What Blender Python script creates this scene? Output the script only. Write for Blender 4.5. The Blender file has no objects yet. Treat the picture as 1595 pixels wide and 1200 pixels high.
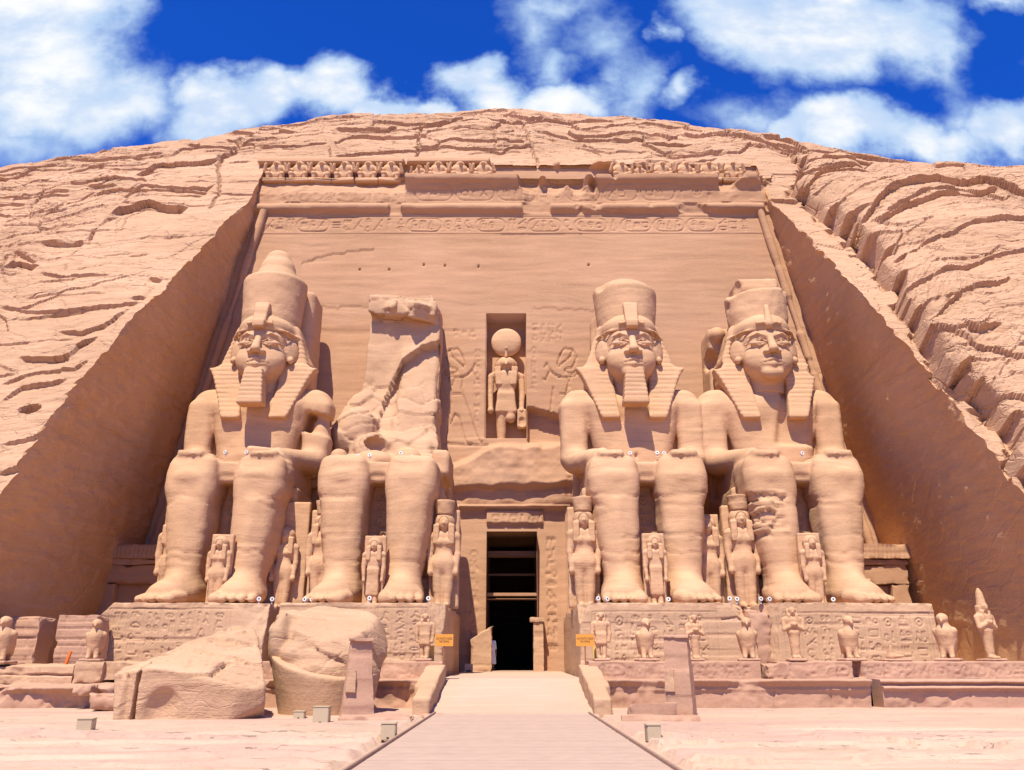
import bpy, math, random
import numpy as np

S = bpy.context.scene
C = S.collection
R = math.radians

# ------------------------------------------------------------------ camera, sky, sun
FPX, PITCH, EYE = 1280.0, R(18.7), 1.5
cam = bpy.data.cameras.new("camera"); camo = bpy.data.objects.new("camera", cam); C.objects.link(camo)
camo.location = (0, 0, EYE); camo.rotation_euler = (R(90) + PITCH, 0, 0)
cam.sensor_width = 36; cam.lens = 36 * FPX / 1595; cam.clip_start = .1; cam.clip_end = 3000
S.camera = camo
S.view_settings.view_transform = 'Standard'; S.view_settings.look = 'None'
S.view_settings.exposure = 1.24; S.view_settings.gamma = 1
SUN = np.array([-0.135, -0.48, 0.87]); SUN /= np.linalg.norm(SUN)
SKY_STRENGTH, SUN_STRENGTH = 0.07, 3.15

def ray(px, py):
    a = (px - 797.5) / FPX; b = (600 - py) / FPX
    return np.array([a, math.cos(PITCH) - math.sin(PITCH) * b, math.sin(PITCH) + math.cos(PITCH) * b])
def P(px, py, Y):
    r = ray(px, py); t = Y / r[1]
    return np.array([r[0] * t, Y, EYE + r[2] * t])
def UV(px, py):
    r = ray(px, py); return r[0] / r[1], r[2] / r[1]

class NT:
    """tiny node-tree helper"""
    def __init__(s, tree): s.t = tree; s.n = tree.nodes; s.l = tree.links
    def node(s, ty, **kw):
        n = s.n.new(ty)
        for k, v in kw.items(): setattr(n, k, v)
        return n
    def put(s, sock, v):
        if hasattr(v, 'node'): s.l.new(v, sock)
        elif v is not None: sock.default_value = v
    def math(s, op, a, b=None, c=None, clamp=False):
        n = s.node('ShaderNodeMath', operation=op, use_clamp=clamp); s.put(n.inputs[0], a)
        if b is not None: s.put(n.inputs[1], b)
        if c is not None: s.put(n.inputs[2], c)
        return n.outputs[0]
    def mix(s, f, a, b, mode='MIX'):
        n = s.node('ShaderNodeMix', data_type='RGBA', blend_type=mode); s.put(n.inputs[0], f)
        for i, v in ((6, a), (7, b)): s.put(n.inputs[i], (*v, 1) if isinstance(v, tuple) and len(v) == 3 else v)
        return n.outputs[2]
    def ramp(s, f, lo, hi, a=0., b=1.):
        n = s.node('ShaderNodeMapRange'); n.interpolation_type = 'SMOOTHSTEP'
        for i, v in enumerate((f, lo, hi, a, b)): s.put(n.inputs[i], v)
        return n.outputs[0]
    def noise(s, vec, scale, detail=4, rough=.55):
        n = s.node('ShaderNodeTexNoise'); s.put(n.inputs['Vector'], vec); n.inputs['Scale'].default_value = scale
        n.inputs['Detail'].default_value = detail; n.inputs['Roughness'].default_value = rough
        return n.outputs[0]
    def mapping(s, vec, sc, loc=(0, 0, 0)):
        n = s.node('ShaderNodeMapping'); s.put(n.inputs[0], vec); n.inputs['Scale'].default_value = sc; n.inputs['Location'].default_value = loc
        return n.outputs[0]
    def comb(s, x, y, z=0.):
        n = s.node('ShaderNodeCombineXYZ')
        for i, v in enumerate((x, y, z)): s.put(n.inputs[i], v)
        return n.outputs[0]

def make_world():
    w = bpy.data.worlds.new("World"); S.world = w; w.use_nodes = True
    n = NT(w.node_tree); n.n.clear()
    sky = n.node('ShaderNodeTexSky', sky_type='NISHITA'); sky.sun_disc = False
    sky.sun_elevation = math.asin(SUN[2]); sky.sun_rotation = math.atan2(SUN[0], SUN[1])
    sky.altitude = 300; sky.air_density = 1.0; sky.dust_density = 0.4; sky.ozone_density = 3.0
    tc = n.node('ShaderNodeTexCoord'); sep = n.node('ShaderNodeSeparateXYZ'); n.l.new(tc.outputs['Generated'], sep.inputs[0])
    dx, dy, dz = sep.outputs
    ay = n.math('MAXIMUM', n.math('ABSOLUTE', dy), .12)
    u = n.math('DIVIDE', dx, ay); v = n.math('DIVIDE', dz, ay)
    uv = n.comb(u, v)
    w1 = n.noise(n.mapping(uv, (1, 1, 1), (3.1, 1.7, 0)), 8, 5, .55)
    w2 = n.noise(n.mapping(uv, (1, 1, 1), (7.3, 4.2, 0)), 8, 5, .55)
    wu = n.math('ADD', u, n.math('MULTIPLY', n.math('SUBTRACT', w1, .5), .17))
    wv = n.math('ADD', v, n.math('MULTIPLY', n.math('SUBTRACT', w2, .5), .15))
    blobs = [ # px, py, rx, ry (px), weight
        (50, 30, 185, 115, 1.4), (70, 130, 190, 100, 1.2), (180, 165, 110, 75, .9), (20, 215, 160, 60, .5),
        (335, 165, 100, 62, 1.2), (420, 145, 95, 62, 1.3), (512, 135, 90, 64, 1.35), (590, 175, 85, 45, 1.2), (660, 178, 60, 26, 1.0),
        (760, 145, 85, 48, 1.2), (870, 165, 120, 45, 1.25), (870, 105, 55, 40, .55), (985, 135, 50, 70, .6), (930, 60, 60, 50, .42), (830, 45, 60, 55, .42), (870, 15, 80, 35, .4),
        (1160, 35, 130, 75, 1.15), (1270, 45, 190, 90, 1.45), (1410, 50, 110, 80, 1.0), (1470, 70, 40, 90, .55), (1060, 145, 35, 28, .6), (1025, 45, 20, 25, .5), (1190, 180, 90, 40, .45),
        (1330, 195, 110, 62, 1.3), (1240, 205, 75, 42, 1.1), (1420, 215, 100, 45, 1.0), (1580, 200, 85, 55, 1.15), (1500, 230, 110, 40, .9), (1500, 190, 60, 45, .4), (1560, 0, 80, 20, .5),
        (1750, 100, 120, 130, 1.2), (-160, 120, 120, 150, 1.3), (700, -200, 200, 90, 1.0), (200, -160, 150, 80, 1.0), (1300, -230, 200, 100, 1.1)]
    acc = None
    for (px, py, rx, ry, wt) in blobs:
        cu, cv = UV(px, py); u2, _ = UV(px + rx, py); _, v2 = UV(px, py - ry)
        du = n.math('MULTIPLY', n.math('SUBTRACT', wu, cu), 1 / abs(u2 - cu)); dv = n.math('MULTIPLY', n.math('SUBTRACT', wv, cv), 1 / abs(v2 - cv))
        r2 = n.math('ADD', n.math('MULTIPLY', du, du), n.math('MULTIPLY', dv, dv))
        m = n.math('MULTIPLY', n.math('SUBTRACT', 1.0, n.math('POWER', r2, .5)), wt)
        acc = m if acc is None else n.math('SMOOTH_MAX', acc, m, .12)
    det = n.noise(n.mapping(uv, (1, 1.1, 1)), 15, 6, .58)
    dens = n.math('ADD', acc, n.math('MULTIPLY', n.math('SUBTRACT', det, .5), .62))
    mask = n.ramp(dens, -.10, .55)
    col = n.ramp(dens, .15, .95)
    shade = n.noise(n.mapping(uv, (1, 1.6, 1), (1, 2, 3)), 7, 5, .55)
    cw = n.mix(n.ramp(shade, .38, .62), (3.7, 4.5, 5.8), (6.0, 6.1, 6.2))
    cloud = n.mix(col, (2.6, 3.8, 5.6), cw)
    blue = n.mix(1.0, sky.outputs[0], (.06, .37, 1.22), 'MULTIPLY')
    out = n.mix(mask, blue, cloud)
    bg = n.node('ShaderNodeBackground'); n.l.new(out, bg.inputs[0]); bg.inputs[1].default_value = SKY_STRENGTH
    wo = n.node('ShaderNodeOutputWorld'); n.l.new(bg.outputs[0], wo.inputs[0])
make_world()

sl = bpy.data.lights.new("sun", 'SUN'); sl.energy = SUN_STRENGTH; sl.angle = R(.5); sl.color = (1, .92, .81)
so = bpy.data.objects.new("sun", sl); C.objects.link(so)
from mathutils import Vector
so.rotation_euler = Vector(SUN).to_track_quat('Z', 'Y').to_euler(); so.location = (-20, -20, 60)

# ------------------------------------------------------------------ noise
def _hash(ix, iy, iz, seed):
    h = (ix.astype(np.int64) * 374761393 + iy.astype(np.int64) * 668265263 + iz.astype(np.int64) * 2147483647 + seed * 974634777) & 0xFFFFFFFF
    h = ((h ^ (h >> 13)) * 1274126177) & 0xFFFFFFFF
    h = ((h ^ (h >> 16)) * 2246822519) & 0xFFFFFFFF
    h = h ^ (h >> 15)
    return (h & 0xFFFFFF).astype(np.float32) / np.float32(0xFFFFFF)
def vn(p, seed=0):
    p = np.asarray(p, dtype=np.float32)
    i = np.floor(p); f = p - i; i = i.astype(np.int64); f = f * f * (3 - 2 * f)
    o = 0
    for a in (0, 1):
        wa = f[..., 0] if a else 1 - f[..., 0]
        for b in (0, 1):
            wb = wa * (f[..., 1] if b else 1 - f[..., 1])
            for c in (0, 1):
                o = o + wb * (f[..., 2] if c else 1 - f[..., 2]) * _hash(i[..., 0] + a, i[..., 1] + b, i[..., 2] + c, seed)
    return o * 2 - 1
def fbm(p, octv=4, seed=0, gain=.5):
    p = np.asarray(p, dtype=np.float32); a = 1.; o = 0; t = 0
    for k in range(octv):
        o = o + a * vn(p * (2.03 ** k) + 17.3 * k, seed + k); t += a; a *= gain
    return o / t
def cells(u, v, seed=0):
    """2-D voronoi: (value of the nearest cell, distance to its border)"""
    iu = np.floor(u).astype(np.int64); iv = np.floor(v).astype(np.int64); z = np.zeros_like(iu)
    d1 = np.full(u.shape, 9., np.float32); d2 = d1.copy(); val = np.zeros(u.shape, np.float32)
    for a in (-1, 0, 1):
        for b in (-1, 0, 1):
            cu = iu + a + .15 + .7 * _hash(iu + a, iv + b, z, seed); cv = iv + b + .15 + .7 * _hash(iu + a, iv + b, z, seed + 1)
            d = np.hypot(u - cu, v - cv); h = _hash(iu + a, iv + b, z, seed + 2)
            c = d < d1
            d2 = np.where(c, d1, np.minimum(d2, d)); val = np.where(c, h, val); d1 = np.where(c, d, d1)
    return val * 2 - 1, d2 - d1
def sst(x, a, b):
    t = np.clip((x - a) / (b - a), 0, 1); return t * t * (3 - 2 * t)

# ------------------------------------------------------------------ mesh building
def mesh(name, V, F, mat=None, smooth=True):
    V = np.asarray(V, np.float32).reshape(-1, 3)
    me = bpy.data.meshes.new(name)
    me.vertices.add(len(V)); me.vertices.foreach_set('co', V.ravel())
    if isinstance(F, np.ndarray):
        n, k = F.shape; me.loops.add(n * k); me.loops.foreach_set('vertex_index', F.astype(np.int32).ravel())
        me.polygons.add(n); me.polygons.foreach_set('loop_start', np.arange(0, n * k, k, dtype=np.int32))
    else:
        tot = [len(f) for f in F]; me.loops.add(sum(tot)); me.loops.foreach_set('vertex_index', np.concatenate([np.asarray(f) for f in F]).astype(np.int32))
        me.polygons.add(len(F)); me.polygons.foreach_set('loop_start', np.concatenate([[0], np.cumsum(tot)[:-1]]).astype(np.int32))
    me.update(calc_edges=True); me.validate()
    me.polygons.foreach_set('use_smooth', np.full(len(me.polygons), smooth))
    if mat: me.materials.append(mat)
    return me
def obj(name, me, parent=None, loc=None):
    o = bpy.data.objects.new(name, me); C.objects.link(o)
    if parent: o.parent = parent
    if loc is not None: o.location = loc
    return o
def tag(o, label, cat, group=None, kind=None):
    if label: o['label'] = label
    if cat: o['category'] = cat
    if group: o['group'] = group
    if kind: o['kind'] = kind
    return o
def struct(o): o['kind'] = 'structure'; return o
def thing(name, label, cat, loc=(0, 0, 0), rotz=0, group=None):
    o = bpy.data.objects.new(name, None); C.objects.link(o); o.location = loc; o.rotation_euler = (0, 0, rotz); o.empty_display_size = .3
    return tag(o, label, cat, group)
def dup(root, loc, rotz=0, label=None, group=None, scale=None):
    def cp(o, par):
        c = o.copy(); C.objects.link(c)
        if par: c.parent = par
        for ch in kids.get(o.name, []): cp(ch, c)
        return c
    kids = {}
    for o in list(C.objects):
        if o.parent: kids.setdefault(o.parent.name, []).append(o)
    r = cp(root, None); r.location = loc; r.rotation_euler = (0, 0, rotz)
    if label: r['label'] = label
    if group: r['group'] = group
    if scale: r.scale = scale
    return r
def gridF(r, c, off=0, flip=False):
    i = np.arange((r - 1) * (c - 1)); a = (i // (c - 1)) * c + i % (c - 1) + off
    q = np.stack([a, a + 1, a + c + 1, a + c], 1)
    return q[:, ::-1] if flip else q
class MB:
    """collects vertex/face arrays (quads) into one mesh"""
    def __init__(s): s.V = []; s.F = []; s.n = 0
    def add(s, V, F):
        V = np.asarray(V, np.float32).reshape(-1, 3); s.V.append(V); s.F.append(np.asarray(F) + s.n); s.n += len(V); return s
    def grid(s, G, flip=False):
        r, c = G.shape[:2]; return s.add(G.reshape(-1, 3), gridF(r, c, 0, flip))
    def done(s, name, mat, smooth=True): return mesh(name, np.concatenate(s.V), np.concatenate(s.F), mat, smooth)
def vnormals(V, F):
    a, b, c, d = (V[F[:, k]] for k in range(4)); n = np.cross(c - a, d - b); N = np.zeros_like(V)
    for k in range(4): np.add.at(N, F[:, k], n)
    return N / np.maximum(np.linalg.norm(N, axis=1, keepdims=True), 1e-9)

# ------------------------------------------------------------------ signed-distance sculpting + surface nets
def smin(a, b, k):
    if k <= 0: return np.minimum(a, b)
    h = np.maximum(k - np.abs(a - b), 0) / k; return np.minimum(a, b) - h * h * k * .25
class Vol:
    def __init__(s, lo, hi, h):
        s.lo = np.array(lo, np.float32); s.h = h; n = np.ceil((np.array(hi) - s.lo) / h).astype(int) + 1
        s.F = np.full(n, 2.0, np.float32); s.n = n
    def sub(s, c, ext):
        a = np.clip(np.floor((np.array(c) - ext - s.lo) / s.h).astype(int), 0, s.n); b = np.clip(np.ceil((np.array(c) + ext - s.lo) / s.h).astype(int) + 1, 0, s.n)
        sl = tuple(slice(a[i], b[i]) for i in range(3))
        g = [(s.lo[i] + s.h * np.arange(a[i], b[i], dtype=np.float32)) for i in range(3)]
        return sl, g[0][:, None, None], g[1][None, :, None], g[2][None, None, :]
    def op(s, fn, c, ext, k=0., cut=False):
        ext = np.broadcast_to(np.array(ext, np.float32) + k + 3 * s.h, 3)
        sl, X, Y, Z = s.sub(c, ext)
        if 0 in s.F[sl].shape: return s
        d = fn(X - c[0], Y - c[1], Z - c[2])
        s.F[sl] = -smin(-s.F[sl], d, k) if cut else smin(s.F[sl], d, k)
        return s
    def ell(s, c, r, k=.0, cut=False, rot=None):
        rx, ry, rz = r
        def fn(x, y, z):
            if rot is not None: x, y, z = [rot[i][0] * x + rot[i][1] * y + rot[i][2] * z for i in range(3)]
            k0 = np.sqrt((x / rx) ** 2 + (y / ry) ** 2 + (z / rz) ** 2); k1 = np.sqrt((x / rx ** 2) ** 2 + (y / ry ** 2) ** 2 + (z / rz ** 2) ** 2)
            return k0 * (k0 - 1) / np.maximum(k1, 1e-6)
        return s.op(fn, c, max(r) if rot is not None else r, k, cut)
    def cap(s, a, b, ra, rb, k=0., cut=False, sc=(1, 1, 1)):
        a = np.array(a, float); b = np.array(b, float); c = (a + b) / 2; q = np.array(sc, float)
        A = (a - c) / q; B = (b - c) / q; BA = B - A; L = max((BA * BA).sum(), 1e-9)
        def fn(x, y, z):
            x = x / q[0] - A[0]; y = y / q[1] - A[1]; z = z / q[2] - A[2]
            t = np.clip((x * BA[0] + y * BA[1] + z * BA[2]) / L, 0, 1)
            return (np.sqrt((x - t * BA[0]) ** 2 + (y - t * BA[1]) ** 2 + (z - t * BA[2]) ** 2) - (ra + (rb - ra) * t)) * q.min()
        return s.op(fn, c, np.abs(b - a) / 2 + max(ra, rb) * q, k, cut)
    def box(s, c, half, r=.05, k=0., cut=False, top=None, shear=(0, 0), rot=None):
        """rounded box; top=(hx,hy) half sizes at its top, shear = x,y shift of the top against the bottom"""
        hx, hy, hz = half; tx, ty = top or (hx, hy)
        def fn(x, y, z):
            if rot is not None: x, y, z = [rot[i][0] * x + rot[i][1] * y + rot[i][2] * z for i in range(3)]
            t = np.clip((z + hz) / (2 * hz), 0, 1)
            x = x - shear[0] * (t - .5); y = y - shear[1] * (t - .5)
            qx = np.abs(x) - (hx + (tx - hx) * t) + r; qy = np.abs(y) - (hy + (ty - hy) * t) + r; qz = np.abs(z) - hz + r
            return np.sqrt(np.maximum(qx, 0) ** 2 + np.maximum(qy, 0) ** 2 + np.maximum(qz, 0) ** 2) + np.minimum(np.maximum(np.maximum(qx, qy), qz), 0) - r
        e = np.array([max(hx, tx) + abs(shear[0]) / 2, max(hy, ty) + abs(shear[1]) / 2, hz])
        return s.op(fn, c, np.linalg.norm(e) if rot is not None else e, k, cut)
    def plane(s, p, nrm, k=0.):
        """keep the side behind the plane"""
        nrm = np.array(nrm, float) / np.linalg.norm(nrm)
        X, Y, Z = (s.lo[i] + s.h * np.arange(s.n[i], dtype=np.float32) for i in range(3))
        d = (X[:, None, None] - p[0]) * nrm[0] + (Y[None, :, None] - p[1]) * nrm[1] + (Z[None, None, :] - p[2]) * nrm[2]
        s.F = -smin(-s.F, -d.astype(np.float32), k); return s
    def net(s):
        F = s.F.copy()
        for ax in range(3):
            sl = [slice(None)] * 3
            for e in (0, -1): sl[ax] = e; F[tuple(sl)] = np.maximum(F[tuple(sl)], s.h * .5)
        ins = F < 0; n = np.array(F.shape)
        co = [(a, b, c) for a in (0, 1) for b in (0, 1) for c in (0, 1)]
        cnt = sum(ins[a:n[0] - 1 + a, b:n[1] - 1 + b, c:n[2] - 1 + c].astype(np.int8) for a, b, c in co)
        act = np.argwhere((cnt > 0) & (cnt < 8))
        val = np.stack([F[act[:, 0] + a, act[:, 1] + b, act[:, 2] + c] for a, b, c in co], 1)
        acc = np.zeros((len(act), 3), np.float32); num = np.zeros(len(act), np.float32)
        cof = np.array(co, np.float32)
        for i in range(8):
            for j in range(i + 1, 8):
                if np.abs(cof[i] - cof[j]).sum() != 1: continue
                m = (val[:, i] < 0) != (val[:, j] < 0)
                t = val[m, i] / (val[m, i] - val[m, j]); acc[m] += cof[i] + (cof[j] - cof[i]) * t[:, None]; num[m] += 1
        V = s.lo + s.h * (act + acc / num[:, None])
        idx = np.full(n - 1, -1, np.int64); idx[act[:, 0], act[:, 1], act[:, 2]] = np.arange(len(act))
        quads = []
        for ax in range(3):
            b, c = (ax + 1) % 3, (ax + 2) % 3
            s0 = [slice(None)] * 3; s1 = [slice(None)] * 3; s0[ax] = slice(0, -1); s1[ax] = slice(1, None)
            e = np.argwhere(ins[tuple(s0)] != ins[tuple(s1)]); e = e[(e[:, b] > 0) & (e[:, c] > 0) & (e[:, b] < n[b] - 1) & (e[:, c] < n[c] - 1)]
            g = []
            for db, dc in ((1, 1), (0, 1), (0, 0), (1, 0)):
                q = e.copy(); q[:, b] -= db; q[:, c] -= dc; g.append(idx[q[:, 0], q[:, 1], q[:, 2]])
            q = np.stack(g, 1); fl = ~ins[e[:, 0], e[:, 1], e[:, 2]]
            q[fl] = q[fl][:, ::-1]; quads.append(q)
        return V.astype(np.float32), np.concatenate(quads)
def weather(V, F, amp=.04, seed=0, scale=1.2, strata=.03, off=(0, 0, 0)):
    """erosion of carved stone: lumps, horizontal beds and pits along the surface normal"""
    N = vnormals(V, F); p = V + np.array(off, np.float32)
    d = amp * fbm(p * scale, 4, seed)
    if strata:
        b = vn(np.stack([p[:, 0] * .25, p[:, 1] * .25, p[:, 2] * 3.1 + .6 * vn(p * .4, seed + 9)], 1), seed + 5)
        m = sst(vn(p * .5, seed + 7), -.3, .6)
        d = d - strata * m * sst(b, .25, .7)
    return V + N * d[:, None]
def sculpt(vol, name, mat, amp=.03, seed=0, scale=1.5, strata=.02, off=(0, 0, 0), fn=None):
    V, F = vol.net()
    V = weather(V, F, amp, seed, scale, strata, off)
    if fn is not None: V = fn(V, F)
    return mesh(name, V, F, mat)
def rotm(ax, deg):
    c, s_ = math.cos(R(deg)), math.sin(R(deg))
    return {'x': [[1, 0, 0], [0, c, s_], [0, -s_, c]], 'y': [[c, 0, -s_], [0, 1, 0], [s_, 0, c]], 'z': [[c, s_, 0], [-s_, c, 0], [0, 0, 1]]}[ax]

# ------------------------------------------------------------------ carving of lines and signs into a rectangular grid
class Carve:
    def __init__(s, xs, zs): s.x = np.asarray(xs, np.float32); s.z = np.asarray(zs, np.float32); s.D = np.zeros((len(s.z), len(s.x)), np.float32)
    def win(s, x0, x1, z0, z1):
        return slice(np.searchsorted(s.x, x0), np.searchsorted(s.x, x1)), slice(np.searchsorted(s.z, z0), np.searchsorted(s.z, z1))
    def line(s, pts, w=.05, depth=.05):
        for (a, b) in zip(pts[:-1], pts[1:]):
            ix, iz = s.win(min(a[0], b[0]) - 2.2 * w, max(a[0], b[0]) + 2.2 * w, min(a[1], b[1]) - 2.2 * w, max(a[1], b[1]) + 2.2 * w)
            X = s.x[ix][None, :]; Z = s.z[iz][:, None]
            if X.size == 0 or Z.size == 0: continue
            bx, bz = b[0] - a[0], b[1] - a[1]; L = max(bx * bx + bz * bz, 1e-9)
            t = np.clip(((X - a[0]) * bx + (Z - a[1]) * bz) / L, 0, 1)
            d = np.hypot(X - a[0] - t * bx, Z - a[1] - t * bz)
            s.D[iz, ix] = np.maximum(s.D[iz, ix], depth * (1 - sst(d, w * .5, w * 1.5)))
        return s
    def oval(s, cx, cz, rx, rz, w=.05, depth=.05, n=18): return s.line([(cx + rx * math.cos(6.2832 * k / n), cz + rz * math.sin(6.2832 * k / n)) for k in range(n + 1)], w, depth)
def _arc(cx, cy, rx, ry, a0, a1, n=9): return [(cx + rx * math.cos(R(a0 + (a1 - a0) * k / n)), cy + ry * math.sin(R(a0 + (a1 - a0) * k / n))) for k in range(n + 1)]
SIGNS = [
    [_arc(.5, .5, .32, .32, 0, 360, 14), _arc(.5, .5, .06, .06, 0, 360, 5)],                         # sun
    [[(.1, .3), (.25, .5), (.4, .3), (.55, .5), (.7, .3), (.9, .5)], [(.1, .55), (.25, .75), (.4, .55), (.55, .75), (.7, .55), (.9, .75)]],  # water
    [[(.3, .05), (.3, .9), (.5, .95), (.55, .7), (.3, .5)]], [[(.65, .05), (.65, .9), (.85, .95), (.9, .7), (.65, .5)], [(.2, .05), (.2, .9), (.4, .95), (.45, .7), (.2, .5)]],  # reeds
    [[(.1, .25), (.9, .25), (.9, .75), (.1, .75), (.1, .25)]], [[(.1, .3), (.9, .3)], [(.1, .5), (.9, .5)], [(.1, .7), (.9, .7)]],
    [[(.1, .6), (.3, .85), (.45, .8), (.5, .6), (.75, .35), (.95, .2), (.6, .28), (.35, .3), (.15, .5)], [(.45, .3), (.45, .05), (.6, .05)]],  # bird
    [[(.5, .05), (.5, .55)], [(.2, .5), (.8, .5)], _arc(.5, .75, .17, .22, -90, 270, 10)],               # ankh
    [_arc(.5, .2, .4, .5, 0, 180), [(.1, .2), (.9, .2)]], [[(.2, .05), (.5, .9), (.8, .05), (.2, .05)]], # loaf, cone
    [[(.15, .1), (.15, .9), (.6, .9), (.6, .6)], [(.4, .1), (.4, .6), (.85, .6), (.85, .1)]],            # court
    [[(.1, .2), (.4, .45), (.9, .15)], [(.4, .45), (.5, .9), (.75, .75)]], [[(.2, .05), (.35, .95), (.65, .9)], [(.35, .5), (.8, .45)]],
    [_arc(.35, .6, .25, .3, 40, 320), [(.35, .3), (.6, .1), (.9, .1)]], [[(.1, .1), (.5, .5), (.9, .9)], [(.5, .5), (.9, .3)]],
    [_arc(.5, .5, .42, .2, 0, 360, 12), _arc(.5, .5, .12, .16, 0, 360, 6)], [[(.5, 0), (.5, 1)], [(.3, .9), (.5, 1), (.8, .85)], [(.35, .4), (.65, .4)]],
    [[(.1, .9), (.1, .15), (.9, .15), (.9, .4)], [(.35, .9), (.35, .4)], [(.6, .9), (.6, .4)]]]
def glyph(cv, rng, x, z, w, h, lw, dp, which=None):
    for st in SIGNS[rng.randrange(len(SIGNS)) if which is None else which]: cv.line([(x + a * w, z + b * h) for a, b in st], lw, dp)
def band(cv, rng, x0, x1, z0, z1, lw=.04, dp=.05, cart=.25):
    """a horizontal line of signs, some ringed by cartouches"""
    x = x0; h = z1 - z0
    while x < x1 - h * .5:
        if rng.random() < cart and x + 2.6 * h < x1:
            L = rng.uniform(1.9, 2.4) * h; r = h * .5
            cv.line(_arc(x + r, z0 + r, r, r, 90, 270) + _arc(x + L - r, z0 + r, r, r, -90, 90) + [(x + r, z1)], lw, dp)
            q = x + h * .28
            while q < x + L - h * .6: glyph(cv, rng, q, z0 + h * .15, h * .45, h * .7, lw, dp); q += h * .55
            x += L + h * .15
        elif rng.random() < .45:
            glyph(cv, rng, x, z0 + h * .52, h * .55, h * .46, lw, dp); glyph(cv, rng, x, z0, h * .55, h * .44, lw, dp); x += h * .66
        else: glyph(cv, rng, x, z0, h * .6, h, lw, dp); x += h * rng.uniform(.66, .8)
def columns(cv, rng, x0, x1, z0, z1, cw=.8, lw=.035, dp=.05, rules=True):
    """vertical columns of signs between ruled lines"""
    x = x0
    while x < x1 - cw * .7:
        if rules: cv.line([(x, z0), (x, z1)], lw * .8, dp * .7)
        z = z1 - cw * .1
        while z > z0 + cw * .4:
            h = cw * rng.choice((.35, .55, .8))
            if rng.random() < .3: glyph(cv, rng, x + cw * .12, z - h, cw * .36, h, lw, dp); glyph(cv, rng, x + cw * .54, z - h, cw * .36, h, lw, dp)
            else: glyph(cv, rng, x + cw * .14, z - h, cw * .72, h, lw, dp, 0 if z > z1 - cw * .3 and rng.random() < .5 else None)
            z -= h + cw * .1
        x += cw
    if rules: cv.line([(x, z0), (x, z1)], lw * .8, dp * .7)

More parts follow.
